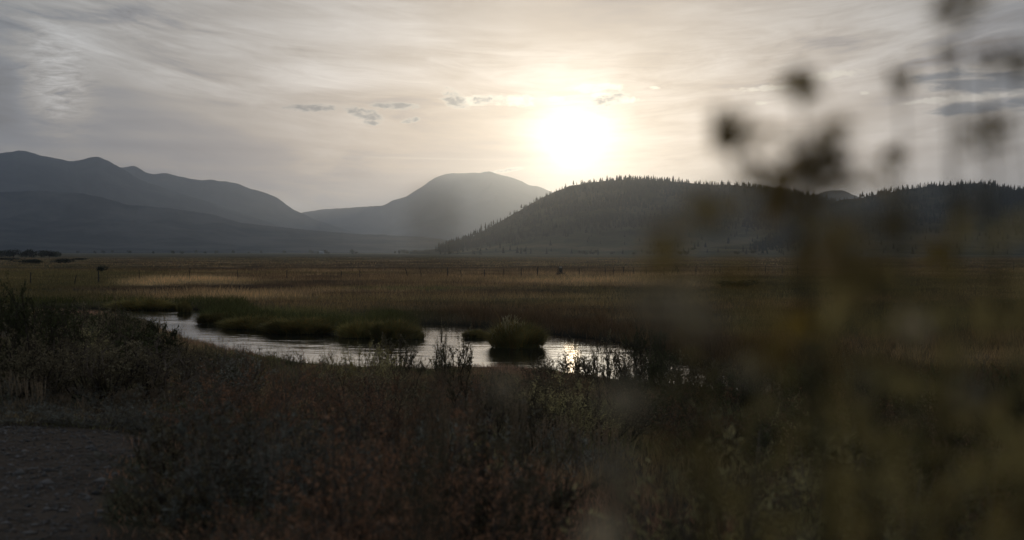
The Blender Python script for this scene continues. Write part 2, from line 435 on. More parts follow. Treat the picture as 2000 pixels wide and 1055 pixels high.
M_FAR = mat_hill('mountain_slope', (.014, .024, .032), (.066, .070, .072), .0022)
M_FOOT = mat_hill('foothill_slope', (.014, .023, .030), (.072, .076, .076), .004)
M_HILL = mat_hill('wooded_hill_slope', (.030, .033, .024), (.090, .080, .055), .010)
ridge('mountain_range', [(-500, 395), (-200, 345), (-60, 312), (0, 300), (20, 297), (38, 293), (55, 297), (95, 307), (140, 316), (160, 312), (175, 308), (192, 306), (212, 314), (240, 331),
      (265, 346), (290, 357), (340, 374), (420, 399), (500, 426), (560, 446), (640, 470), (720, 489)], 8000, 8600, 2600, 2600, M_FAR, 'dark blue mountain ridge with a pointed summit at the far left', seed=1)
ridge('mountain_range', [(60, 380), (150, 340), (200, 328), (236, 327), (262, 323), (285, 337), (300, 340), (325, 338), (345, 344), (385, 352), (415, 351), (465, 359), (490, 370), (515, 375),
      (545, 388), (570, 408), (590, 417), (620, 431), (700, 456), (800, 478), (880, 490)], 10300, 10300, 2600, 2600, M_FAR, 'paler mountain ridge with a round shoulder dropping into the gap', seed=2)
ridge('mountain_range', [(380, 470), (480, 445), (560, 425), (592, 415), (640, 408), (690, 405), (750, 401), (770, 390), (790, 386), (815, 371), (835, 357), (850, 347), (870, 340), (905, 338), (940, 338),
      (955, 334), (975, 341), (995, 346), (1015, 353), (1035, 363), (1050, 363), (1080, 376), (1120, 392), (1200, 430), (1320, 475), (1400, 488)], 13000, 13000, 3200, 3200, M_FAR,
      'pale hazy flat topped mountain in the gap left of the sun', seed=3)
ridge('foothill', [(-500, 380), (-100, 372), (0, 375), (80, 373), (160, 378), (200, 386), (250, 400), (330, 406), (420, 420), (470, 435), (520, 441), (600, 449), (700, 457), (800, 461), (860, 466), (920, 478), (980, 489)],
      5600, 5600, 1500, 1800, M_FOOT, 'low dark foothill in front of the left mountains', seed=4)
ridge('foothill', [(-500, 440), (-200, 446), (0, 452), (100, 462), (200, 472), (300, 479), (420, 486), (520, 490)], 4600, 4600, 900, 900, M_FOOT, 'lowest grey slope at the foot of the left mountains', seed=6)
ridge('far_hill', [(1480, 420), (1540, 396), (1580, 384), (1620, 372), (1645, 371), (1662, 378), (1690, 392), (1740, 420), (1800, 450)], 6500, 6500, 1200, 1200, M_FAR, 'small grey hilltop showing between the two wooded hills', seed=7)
H1P = [(800, 491), (830, 490), (870, 482), (920, 464), (960, 442), (1000, 420), (1040, 397), (1075, 379), (1110, 364), (1150, 356), (1180, 354), (1230, 351), (1260, 351), (1300, 354), (1340, 357), (1390, 361), (1440, 362),
       (1500, 369), (1560, 378), (1600, 388), (1650, 397), (1700, 410), (1800, 440), (1900, 470)]
H2P = [(1480, 470), (1560, 430), (1600, 405), (1640, 391), (1680, 387), (1720, 378), (1770, 370), (1830, 364), (1880, 360), (1910, 358), (1940, 363), (1970, 370), (2000, 373), (2080, 380), (2200, 400), (2350, 440), (2500, 480)]
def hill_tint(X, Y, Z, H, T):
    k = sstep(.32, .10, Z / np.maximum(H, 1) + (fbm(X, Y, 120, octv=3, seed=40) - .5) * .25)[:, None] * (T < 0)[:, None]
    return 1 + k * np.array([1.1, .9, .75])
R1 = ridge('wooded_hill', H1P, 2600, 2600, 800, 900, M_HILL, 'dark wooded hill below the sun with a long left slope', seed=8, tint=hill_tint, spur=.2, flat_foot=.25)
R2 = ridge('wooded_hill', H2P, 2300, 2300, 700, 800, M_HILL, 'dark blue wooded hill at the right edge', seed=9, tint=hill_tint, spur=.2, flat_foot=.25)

# conifers along the crests: each its own object; the woods on the slopes are one mass
def conifer_geo(rng, h=1.0, w=.30, tiers=7, n=9):
    g = Geo()
    tubes(g, [[[0, 0, -.05], [0, 0, .5], [0.01, 0, 1.0]]], [[.022, .014, .003]], (1.5, 1.2, 1))
    for k in range(tiers):
        z = .12 + .86 * k / tiers; r = w * (1 - z) ** .85 * rng.uniform(.75, 1.15) + .02
        a = rng.uniform(0, 6.28) + np.arange(n) / n * 6.28 + rng.uniform(-.25, .25, n)
        rr = r * rng.uniform(.55, 1.2, n)
        p0 = np.stack([np.cos(a - .4) * r * .12, np.sin(a - .4) * r * .12, np.full(n, z + .09)], 1)
        p1 = np.stack([np.cos(a + .4) * r * .12, np.sin(a + .4) * r * .12, np.full(n, z + .09)], 1)
        ptip = np.stack([np.cos(a) * rr, np.sin(a) * rr, z - rng.uniform(.0, .06, n)], 1)
        pa = np.stack([np.cos(a - .3) * rr * .6, np.sin(a - .3) * rr * .6, np.full(n, z - .01)], 1)
        pb = np.stack([np.cos(a + .3) * rr * .6, np.sin(a + .3) * rr * .6, np.full(n, z - .01)], 1)
        v = np.stack([p0, pa, ptip, pb, p1], 1); i = np.arange(n) * 5; off = g.n
        g.add(v, np.stack([i, i + 1, i + 3, i + 4], 1), rng.uniform(.7, 1.3)); g.f3.append(np.stack([i + 1, i + 2, i + 3], 1) + off)
    return g
rc = np.random.default_rng(5)
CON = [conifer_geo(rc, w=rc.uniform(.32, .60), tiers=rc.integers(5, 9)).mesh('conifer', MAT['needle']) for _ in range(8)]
def crest_row(R, u0, u1, n, label, tall_label, group, hmin, hmax, rng, clump):
    iv = int(np.argmin(np.abs(R['T'][:, 0])))
    us, xs_, ys_, zs_ = R['U'][iv], R['X'][iv], R['Y'][iv], R['Z'][iv]
    u = np.sort(rng.uniform(u0, u1, n)); d = fbm(u, u * 0, 26, octv=3, seed=clump)
    keep = rng.random(n) < np.clip((d - .36) * 5, .10, 1); u = u[keep]; d = d[keep]
    for k, (uu, dd) in enumerate(zip(u, d)):
        h = (hmin + (hmax - hmin) * rng.random() ** 1.6) * (.45 + 1.1 * dd); o = link('conifer', CON[rng.integers(len(CON))])
        off = rng.uniform(-14, 10)
        x, y, z = np.interp(uu, us, xs_), np.interp(uu, us, ys_), np.interp(uu, us, zs_)
        o.location = (x * (1 + off / y), y + off, z - 1.0 - abs(off) * .12); o.rotation_euler = (0, 0, rng.uniform(0, 6.28))
        s = rng.uniform(.9, 1.5); o.scale = (h * s, h * s, h)
        tag(o, label, 'tree', group)
crest_row(R1, 1000, 1180, 60, 'small dark conifer on the slope of the wooded hill right under the sun', None, 'conifers up the slope under the sun', 4, 8, np.random.default_rng(1), 41)
crest_row(R1, 1180, 1640, 175, 'dark pointed conifer standing in the crest line of the hill right of the sun', None, 'conifers on the crest right of the sun', 4, 9.5, np.random.default_rng(2), 42)
crest_row(R2, 1640, 2090, 160, 'dark pointed conifer standing in the crest line of the hill at the right edge', None, 'conifers on the crest at the right edge', 4, 8.5, np.random.default_rng(3), 43)
def slope_wood(R, n, zlo, h0, h1, seed, name, label):
    rng = np.random.default_rng(seed)
    m = (R['T'] < .06) & (R['T'] > -.98); X, Y, Z, H = R['X'][m], R['Y'][m], R['Z'][m], R['H'][m]
    rel = Z / np.maximum(H, 1)
    p = sstep(zlo - .12, zlo + .22, rel) * (.12 + sstep(.38, .6, fbm(X, Y, 70, octv=3, seed=seed))) + .012
    p = p * (H > 12); p /= p.sum()
    i = rng.choice(len(X), n, p=p); g = Geo()
    x = X[i] + rng.normal(0, 7, n); y = Y[i] + rng.normal(0, 9, n); z = Z[i] - 1.2
    h = rng.uniform(h0, h1, n); w = h * rng.uniform(.2, .34, n)
    for k in range(3):                          # three ragged skirts each
        zz = z + h * (.1 + .27 * k); ww = w * (1 - .27 * k)
        a = rng.uniform(0, 6.28, n); ring = []
        for q in range(5):
            rr = ww * rng.uniform(.6, 1.2, n); ring.append(np.stack([x + np.cos(a + q * 1.257) * rr, y + np.sin(a + q * 1.257) * rr, zz], 1))
        top = np.stack([x, y, zz + h * .5], 1)
        v = np.stack(ring + [top], 1); j = np.arange(n) * 6; off = g.n
        g.add(v, np.stack([j, j + 1, j + 5], 1), np.repeat(rng.uniform(.6, 1.3, (n, 1)) * np.ones((1, 3)), 6, 0))
        for q in range(1, 5): g.f3.append(np.stack([j + q, j + (q + 1) % 5, j + 5], 1) + off)
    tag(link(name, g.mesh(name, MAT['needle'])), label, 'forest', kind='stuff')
slope_wood(R1, 7500, .30, 5, 10, 51, 'hillside_forest', 'dark conifer forest covering the slope of the hill under the sun')
slope_wood(R2, 6500, .25, 5, 10, 52, 'hillside_forest', 'dark conifer forest covering the slope of the right hand hill')

# ------------------------------------------------------------------ far details on the plain
def crown_geo(rng, n=900, lobes=7, size=.10, col=(1, 1, 1)):
    """a leafy crown of unit size sitting on z = 0"""
    g = Geo()
    cen = np.stack([rng.uniform(-.32, .32, lobes), rng.uniform(-.32, .32, lobes), rng.uniform(.30, .75, lobes)], 1); rad = rng.uniform(.2, .34, lobes)
    k = rng.integers(lobes, size=n); d = rng.normal(size=(n, 3)); d /= np.linalg.norm(d, axis=1, keepdims=True)
    p = cen[k] + d * (rad[k] * rng.uniform(.55, 1.05, n))[:, None]; p[:, 2] = np.maximum(p[:, 2], .02)
    leaves(g, p, d + rng.normal(0, .7, (n, 3)), rng.uniform(.6, 1.4, n) * size, size * .7, np.asarray(col) * rng.uniform(.6, 1.35, (lobes, 1))[k], rng=rng)
    return g
rt = np.random.default_rng(9)
CROWN = [crown_geo(rt).mesh('crown', MAT['tree']) for _ in range(4)]
def trunk_mesh(rng):
    g = Geo()
    P = [curve_pts(np.array([0, 0, -.05]), np.array([.03, 0, .5]), (.02, 0, 0))]
    R = [np.linspace(.05, .02, 6)]
    for k in range(4):
        a = rng.uniform(0, 6.28); P.append(curve_pts(np.array([.01, 0, .2 + .06 * k]), np.array([math.cos(a) * .28, math.sin(a) * .28, .6 + .06 * k]), (0, 0, -.03))); R.append(np.linspace(.025, .008, 6))
    tubes(g, P, R, (1, 1, 1)); return g.mesh('trunk', MAT['darkwood'])
TRUNK = trunk_mesh(rt)
def tree(px, base_py, top_py, wpx, label, group=None, cat='tree', name='tree', k=0, with_trunk=True):
    b = on(px, base_py, .5); h = (base_py - top_py) / F * b[1]; w = wpx / F * b[1]
    r = empty(name, (b[0], b[1], .45), rt.uniform(0, 6.28)); r.scale = (w, w, h)
    link('crown', CROWN[k % 4], r)
    if with_trunk: link('trunk', TRUNK, r)
    tag(r, label, cat, group); return r
for k, (px, top, w) in enumerate([(2, 489, 22), (26, 487, 26), (43, 488, 22), (62, 487.5, 24), (80, 489, 24), (97, 489, 20), (109, 489.5, 17)]):
    tree(px, 503, top, w, ['rounded tree cut by the left edge of the photo', 'tallest tree of the row at the far left edge of the plain', 'second full tree from the left in the distant row',
         'middle tree of the distant row at the left', 'broad third tree from the right end of the distant row', 'second tree from the right end of the distant row', 'small rounded tree closing the right end of the distant row'][k],
         'row of trees at the far left of the plain', k=k)
for k, (px, b, t, w, lab) in enumerate([(15, 508, 503, 40, 'low bush below the row of distant trees at the left edge'), (52, 515, 504, 52, 'broad dark bush below the middle of the row of distant trees'),
        (122, 514, 505, 44, 'low dark bush right of the row of distant trees'), (160, 508, 504, 30, 'lowest bush right of the distant trees'),
        (200, 532, 518, 20, 'small dark pointed bush alone in the left meadow'), (1440, 562, 545, 62, 'low dark bush in the meadow beside the green mound')]):
    tree(px, b, t, w, lab, None, 'bush', 'bush', k=k + 1, with_trunk=False)
rf = np.random.default_rng(17)
for k in range(46):
    px = rf.choice([rf.uniform(150, 480), rf.uniform(480, 860), rf.uniform(760, 850)]); D = rf.uniform(2500, 3600); h = rf.uniform(4, 9)
    o = link('far_tree', CROWN[k % 4]); x = (px - CX) / F * D; o.location = (x, D, .3); w = h * rf.uniform(.7, 1.6); o.scale = (w, w, h); o.rotation_euler = (0, 0, rf.uniform(0, 6.28))
    tag(o, 'tiny hazy tree dotting the far edge of the plain under the mountains', 'tree', 'tiny trees along the far edge of the plain')
for k in range(26):
    px = rf.uniform(880, 1500); D = rf.uniform(1750, 2000); h = rf.uniform(3, 6)
    o = link('far_tree', CROWN[k % 4]); x = (px - CX) / F * D; o.location = (x, D, .3 + max(0, (D - 1800) * .03)); w = h * rf.uniform(.8, 1.6); o.scale = (w, w, h)
    tag(o, 'small scattered tree on the pale foot of the wooded hill', 'tree', 'scattered trees at the foot of the wooded hill')

def box(g, c, s, col=(1, 1, 1), rz=0.0):
    x, y, z = np.array(s) / 2
    v = np.array([[-x, -y, -z], [x, -y, -z], [x, y, -z], [-x, y, -z], [-x, -y, z], [x, -y, z], [x, y, z], [-x, y, z]])
    ca, sa = math.cos(rz), math.sin(rz); v = v @ np.array([[ca, sa, 0], [-sa, ca, 0], [0, 0, 1]]) + np.array(c)
    g.add(v, [[0, 3, 2, 1], [4, 5, 6, 7], [0, 1, 5, 4], [1, 2, 6, 5], [2, 3, 7, 6], [3, 0, 4, 7]], col)
def plain_mat(name, col, rough=.7):
    m, nt, out = new_mat(name); p = nt.nodes.new('ShaderNodeBsdfPrincipled'); p.inputs['Roughness'].default_value = rough
    nt.links.new(scalec(col, noise(coord(nt), 3, 4) * .4 + .8), p.inputs['Base Color']); nt.links.new(p.outputs[0], out.inputs[0]); return m
MW, MR = plain_mat('white_siding', (.5, .5, .5)), plain_mat('grey_roof', (.34, .34, .35), .8)
b = at(628, 494.5, 2400); fr = empty('farmhouse', (b[0], b[1], .4)); tag(fr, 'tiny pale farm building at the far edge of the plain', 'farmhouse')
g = Geo(); box(g, (0, 0, 1.6), (8, 6, 3.2)); g.add([[-4, -3, 3.2], [-4, 3, 3.2], [-4, 0, 5.0], [4, -3, 3.2], [4, 3, 3.2], [4, 0, 5.0]], [[0, 2, 1], [3, 4, 5]]); link('wall', g.mesh('wall', MW), fr)
g = Geo(); g.add([[-4.4, -3.5, 2.95], [4.4, -3.5, 2.95], [4.4, 0, 5.2], [-4.4, 0, 5.2], [-4.4, 3.5, 2.95], [4.4, 3.5, 2.95]], [[0, 1, 2, 3], [3, 2, 5, 4]]); link('roof', g.mesh('roof', MR), fr)

# wire fence across the meadow: posts and strands are its parts
POSTS = [(60, 554, 0), (145, 555, .22), (192, 553, .02), (273, 550, -.08), (370, 547, .05), (464, 546, 0), (560, 545, .02), (667, 544, 0), (703, 544, .0), (797, 543, -.30), (824, 543, -.24), (874, 542, .02), (902, 542, -.2), (946, 541, .02), (984, 541, 0),
         (1018, 540, .0), (1049, 540, .1), (1090, 539, .0), (1132, 539, -.08), (1182, 538, .02), (1199, 538, -.04), (1218, 538, 0), (1237, 538, .02), (1263, 538, -.1), (1297, 538, 0), (1359, 537, .02), (1396, 536, .05), (1406, 536, .04),
         (1443, 536, .0), (1461, 536, .02), (1495, 535, 0), (1528, 535, .04), (1558, 534, .0), (1640, 534, .02), (1740, 533, 0), (1850, 532, .03), (1980, 531, .02), (2120, 530, 0)]
fence = empty('wire_fence', (0, 0, 0)); tag(fence, 'old wire fence on dark wooden posts running across the meadow', 'fence')
tops = []
rp = np.random.default_rng(23)
for (px, py, lean) in POSTS:
    b = on(px, py, .5); bz = gz1(b[0], b[1]); h = rp.uniform(1.0, 1.45) * (1.25 if px == 1980 else 1); r = rp.uniform(.04, .075)
    if px == 192: r, h = .085, 1.3
    g = Geo(); P = np.array([[0, 0, -.4], [0, 0, h * .5], [0, 0, h]]); P[:, 0] += np.maximum(P[:, 2], 0) * lean
    tubes(g, [P + rp.normal(0, .008, (3, 3))], [[r, r * .95, r * .85]], rp.uniform(.7, 1.2), sides=4)
    o = link('post', g.mesh('post', MAT['post']), fence); o.location = (b[0], b[1], bz)
    if abs(lean) > .15: o['label'] = 'leaning post'
    tops.append((b[0], b[1], bz, h, lean))
for k in range(3):
    pts = np.array([[x + hh * fz * ln, y - .07, z + hh * fz] for x, y, z, hh, ln in tops for fz in ((.45, .68, .9)[k],)])
    seg = []
    for a_, b_ in zip(pts[:-1], pts[1:]):
        for t in np.linspace(0, 1, 4, endpoint=False): seg.append(a_ + (b_ - a_) * t - np.array([0, 0, .05 * 4 * t * (1 - t)]))
    seg.append(pts[-1]); g = Geo(); tubes(g, [seg], [np.full(len(seg), .004)], (.8, .8, .8), 3); link('wire', g.mesh('wire', MAT['post']), fence)
b = on(1316, 536, .5); ps = empty('pole_stack', (b[0], b[1], .45)); tag(ps, 'leaning wooden poles propped together as a teepee beside the fence', 'poles')
for k, (x0, x1, h) in enumerate([(-.45, .25, 1.75), (.75, .15, 1.9), (.1, .35, 1.5), (1.0, .45, 1.4)]):
    g = Geo(); tubes(g, [[[x0, .3 * (k % 2), -.2], [(x0 + x1) / 2, .1, h / 2], [x1, .05 * k, h]]], [[.07, .06, .05]], 1.0); link('pole', g.mesh('pole', MAT['post']), ps)
b = on(1095, 538, .5); ig = empty('irrigation_gate', (b[0], b[1], .45)); tag(ig, 'small dark upright gate frame with a pale cap standing in the meadow behind the fence', 'gate')
g = Geo(); box(g, (-.22, 0, .6), (.12, .2, 1.2)); box(g, (.22, 0, .6), (.12, .2, 1.2)); box(g, (0, 0, 1.1), (.6, .24, .1)); link('frame', g.mesh('frame', MAT['post']), ig)
g = Geo(); box(g, (0, 0, .55), (.34, .08, .95)); link('panel', g.mesh('panel', MAT['post']), ig)
g = Geo(); box(g, (0, 0, 1.26), (.34, .26, .2)); link('cap', g.mesh('cap', plain_mat('pale_cap', (.40, .36, .30))), ig)
g = Geo(); box(g, (0, .05, .22), (1.25, .5, .44)); link('footing', g.mesh('footing', MAT['post']), ig)

# ------------------------------------------------------------------ grass of the meadow and the banks (uncountable)
def tuft_field(name, label, n, r0, r1, amax, nb, hfun, wfun, colfun, keepfun, seed, segs=2, spread=.16, leank=.35, power=1.0):
    rng = np.random.default_rng(seed); g = Geo()
    r = r0 + (r1 - r0) * rng.random(n) ** power; a = rng.uniform(-amax, amax, n)
    x, y = r * np.sin(a), r * np.cos(a); sd = river_sd(x, y)
    k = keepfun(x, y, sd, rng); x, y, sd, r = x[k], y[k], sd[k], r[k]
    c = colfun(x, y, rng); h = hfun(x, y, r, rng); w = wfun(r)
    h = np.where(is_near(x, y)[0], h * np.interp(sd, [.3, 7], [.55, 1.0]), h)
    N = len(x); X = np.repeat(x, nb); Y = np.repeat(y, nb); sp = np.repeat(spread * (1 + r / 80), nb)
    X = X + rng.normal(0, 1, N * nb) * sp; Y = Y + rng.normal(0, 1, N * nb) * sp
    Z = ground_z(X, Y) - .02; ok = Z > -.05
    H = np.repeat(h, nb) * rng.uniform(.5, 1.15, N * nb); W = np.repeat(w, nb) * rng.uniform(.6, 1.3, N * nb)
    lean = rng.normal(0, leank, (N * nb, 2)) * H[:, None]
    C = np.repeat(c, nb, 0)
    blades(g, np.stack([X, Y, Z], 1)[ok], H[ok], W[ok], lean[ok], C[ok], rng=rng, segs=segs)
    o = link(name, g.mesh(name, MAT['grass'])); tag(o, label, 'grass', kind='stuff'); return o
def meadow_col(x, y, rng):
    c = ground_col(x, y, np.zeros(len(x), bool)); return 1.9 * c * rng.uniform(.65, 1.4, (len(x), 1))
def meadow_h(x, y, r, rng):
    c = ground_col(x, y, np.zeros(len(x), bool)); return rng.uniform(.22, .42, len(x)) * (.75 + 1.6 * np.clip(c[:, 0] / .3, 0, 1)) * (.7 + .6 * fbm(x, y, 4, octv=2, seed=60))
tuft_field('meadow_grass', 'brown and tan dry grass covering the meadow beyond the river', 30000, 44, 300, .46, 11, meadow_h, lambda r: .010 + r * .00022, meadow_col,
           lambda x, y, sd, rng: (sd > .25) & ~is_near(x, y)[0], 61, segs=1, spread=.22)
tuft_field('meadow_grass', 'farther dry grass of the meadow running out toward the hills', 20000, 290, 900, .46, 6, lambda x, y, r, rng: meadow_h(x, y, r, rng) * np.interp(r, [290, 900], [.85, .35]), lambda r: .010 + r * .0003, meadow_col,
           lambda x, y, sd, rng: sd > 1, 64, segs=1, spread=.3)
def bank_col(x, y, rng):
    u = CX + F * x / y; t = sstep(780, 900, u)[:, None]
    return (GREEN * .8 * (1 - t) + BROWN * .75 * t) * rng.uniform(.6, 1.4, (len(x), 1))
tuft_field('bank_grass', 'rank green and brown grass hanging over the far edge of the river', 42000, 40, 118, .46, 12, lambda x, y, r, rng: rng.uniform(.35, .7, len(x)) * (.25 + 1.4 * fbm(x, y, 1.6, octv=2, seed=90)), lambda r: .008 + r * .00016, bank_col,
           lambda x, y, sd, rng: (sd > .03) & (sd < 2.6) & ~is_near(x, y)[0], 62, segs=2, spread=.12, leank=.45)
def near_col(x, y, rng):
    k = fbm(x, y, 2.5, octv=3, seed=70)[:, None]; q = fbm(x, y, 4.0, octv=2, seed=71)[:, None]
    c = np.array([.10, .078, .048]) + (np.array([.058, .060, .032]) - np.array([.10, .078, .048])) * sstep(.4, .6, k)
    c = c + (np.array([.105, .066, .048]) - c) * sstep(.54, .66, q)
    return 2.6 * c * rng.uniform(.6, 1.35, (len(x), 1))
tuft_field('dry_grass', 'dark dry grass and low weeds covering the near bank', 17000, 2.2, 62, .60, 13, lambda x, y, r, rng: rng.uniform(.18, .46, len(x)) * np.clip(.55 + r / 40, .55, 1.1) * np.where((x / y < -.17) & (r < 24), .30, .72), lambda r: .004 + r * .00028, near_col,
           lambda x, y, sd, rng: (sd > .1) & is_near(x, y)[0] & (dirt_mask(x, y) < rng.uniform(.05, .5, len(x))), 63, spread=.09, leank=.4)

tuft_field('dry_grass', 'dry grass and weeds on the near bank along the left reach of the river', 12000, 50, 112, .50, 11, lambda x, y, r, rng: rng.uniform(.3, .6, len(x)), lambda r: .004 + r * .00028, near_col,
           lambda x, y, sd, rng: (sd > .1) & is_near(x, y)[0], 65, spread=.09, leank=.4)

# pebbles and chips on the bare dirt
def gravel():
    rng = np.random.default_rng(80); n = 34000
    r = rng.uniform(5, 18, n); a = rng.uniform(-.62, -.05, n); x, y = r * np.sin(a), r * np.cos(a)
    k = dirt_mask(x, y) > rng.uniform(.2, 1, n); x, y = x[k], y[k]; n = len(x); z = ground_z(x, y)
    s = rng.lognormal(math.log(.0085), .55, n); s = np.minimum(s, .045)
    oct_ = np.array([[1, 0, 0], [-1, 0, 0], [0, 1, 0], [0, -1, 0], [0, 0, 1], [0, 0, -1.0]]); fc = np.array([[0, 2, 4], [2, 1, 4], [1, 3, 4], [3, 0, 4], [2, 0, 5], [1, 2, 5], [3, 1, 5], [0, 3, 5]])
    v = oct_[None] * rng.uniform(.6, 1.3, (n, 6, 1)) * s[:, None, None] * np.array([1.3, 1, .55]); th = rng.uniform(0, 6.28, n)
    R = np.stack([np.stack([np.cos(th), -np.sin(th), 0 * th], 1), np.stack([np.sin(th), np.cos(th), 0 * th], 1), np.stack([0 * th, 0 * th, 1 + 0 * th], 1)], 1)
    v = np.einsum('nij,nkj->nki', R, v) + np.stack([x, y, z + s * .15], 1)[:, None]
    g = Geo(); c = np.array([.11, .092, .078]) * rng.uniform(.4, 1.9, (n, 1)); g.add(v.reshape(-1, 3), (fc[None] + np.arange(n)[:, None, None] * 6).reshape(-1, 3), np.repeat(c, 6, 0))
    # litter of dry twigs
    m = 1600; i = rng.integers(n, size=m); p = np.stack([x[i], y[i], z[i] + .008], 1); d = rng.normal(size=(m, 3)) * np.array([.07, .07, .006])
    tubes(g, np.stack([p - d, p, p + d], 1), np.tile([.002, .003, .002], (m, 1)), (.14, .11, .085), 3)
    tag(link('gravel', g.mesh('gravel', mat_stone())), 'small stones and twig litter on the bare dirt at lower left', 'gravel', kind='stuff')
gravel()

# ------------------------------------------------------------------ shrubs: prototypes of unit height, base at z = 0
def shrub(kind, seed, stems=16, subs=5, wide=.55, leafn=1600, leafL=.035, leafW=.014, leaf='dark', wood='darkwood', stalks=0, heads=0, up=.35, bare=0.0, wood_r=.010, head_mat='dryflower'):
    rng = np.random.default_rng(seed); gs, gl = Geo(), Geo()
    a = rng.uniform(0, 6.28, stems); rad = wide * np.sqrt(rng.random(stems)); H = rng.uniform(.62, 1.0, stems) * (1 - .35 * (rad / wide) ** 2)
    tip = np.stack([np.cos(a) * rad, np.sin(a) * rad, H], 1); b0 = np.stack([np.cos(a), np.sin(a), 0 * a], 1) * .05 * rng.random((stems, 1)); b0[:, 2] = -.06
    bow = np.stack([np.cos(a) * rad * up * .5, np.sin(a) * rad * up * .5, -H * .12], 1) + rng.normal(0, .035, (stems, 3))
    P = np.stack([curve_pts(b0[i], tip[i], bow[i], 6) for i in range(stems)]); P[:, 2:] += rng.normal(0, .014, P[:, 2:].shape)
    tubes(gs, P, np.linspace(wood_r, wood_r * .3, 6)[None] * rng.uniform(.6, 1.3, (stems, 1)), rng.uniform(.7, 1.3, (stems, 1)) * np.ones((1, 3)), 4)
    n2 = stems * subs; i = np.repeat(np.arange(stems), subs); t = rng.uniform(.3, .98, n2); k = np.clip((t * 5).astype(int), 0, 4); f = (t * 5 - k)[:, None]
    s0 = P[i, k] * (1 - f) + P[i, k + 1] * f; dr = (P[i, k + 1] - P[i, k]); dr /= np.linalg.norm(dr, axis=1, keepdims=True)
    dr = dr + rng.normal(0, .55, (n2, 3)); dr[:, 2] += .25; dr /= np.linalg.norm(dr, axis=1, keepdims=True); L = rng.uniform(.12, .32, n2)
    s1 = s0 + dr * L[:, None]; sm = (s0 + s1) / 2 + rng.normal(0, .012, (n2, 3)); s1[:, 2] = np.maximum(s1[:, 2], .02)
    tubes(gs, np.stack([s0, sm, s1], 1), np.tile(np.array([.42, .32, .15]) * wood_r, (n2, 1)), (1, 1, 1), 3)
    n3 = n2 * 2; j = rng.integers(n2, size=n3); f = rng.uniform(.3, 1, (n3, 1)); q0 = s0[j] * (1 - f) + s1[j] * f; qd = dr[j] + rng.normal(0, .7, (n3, 3)); q1 = q0 + qd * rng.uniform(.04, .10, (n3, 1)); q1[:, 2] = np.maximum(q1[:, 2], .015)
    tubes(gs, np.stack([q0, (q0 + q1) / 2, q1], 1), np.tile(np.array([.22, .18, .1]) * wood_r, (n3, 1)), (1, 1, 1), 3)
    nl = int(leafn); w = rng.random(nl) < .55; jj = rng.integers(n2, size=nl); ff = rng.uniform(.15, 1, (nl, 1)); pl = s0[jj] * (1 - ff) + s1[jj] * ff
    j3 = rng.integers(n3, size=nl); f3 = rng.random((nl, 1)); pl = np.where(w[:, None], pl, q0[j3] * (1 - f3) + q1[j3] * f3)
    d = dr[jj] * .7 + rng.normal(0, .7, (nl, 3)); d[:, 2] += .2
    tone = (.6 + .8 * fbm(pl[:, 0] + 3, pl[:, 1] + pl[:, 2] * 1.7, .22, octv=2, seed=seed % 50))[:, None]
    leaves(gl, pl, d, leafL * rng.uniform(.6, 1.4, nl), leafW * rng.uniform(.7, 1.3, nl), tone * np.ones((1, 3)), rng=rng)
    r = empty(kind, (0, 0, 0))
    link('stem', gs.mesh('stem', MAT[wood]), r); link('foliage', gl.mesh('foliage', MAT[leaf]), r)
    if stalks:
        g = Geo(); n = stalks; ii = rng.integers(stems, size=n); b = P[ii, 4] + rng.normal(0, .05, (n, 3)); e = b + np.stack([rng.normal(0, .04, n), rng.normal(0, .04, n), rng.uniform(.25, .55, n)], 1)
        tubes(g, np.stack([b, (b + e) / 2 + rng.normal(0, .01, (n, 3)), e], 1), np.tile([.004, .005, .002], (n, 1)), (1, 1, 1), 3)
        m = n * 26; ki = rng.integers(n, size=m); f = rng.uniform(.3, 1, (m, 1)); leaves(g, b[ki] * (1 - f) + e[ki] * f, rng.normal(0, .5, (m, 3)) + np.array([0, 0, .9]), .028, .010, (1, 1, 1), rng=rng)
        link('seed_stalk', g.mesh('seed_stalk', MAT['stalk']), r)
    if heads:
        g = Geo(); n = heads; jj = rng.integers(n2, size=n); c = s1[jj]; c = c[np.argsort(-c[:, 2])][:max(1, int(n * .8))]; n = len(c); m = n * 26
        ki = rng.integers(n, size=m); leaves(g, c[ki] + rng.normal(0, .022, (m, 3)), rng.normal(0, .6, (m, 3)) + np.array([0, 0, .7]), .020, .010, (1, 1, 1), rng=rng)
        link('flower_cluster', g.mesh('flower_cluster', MAT[head_mat]), r)
    return r
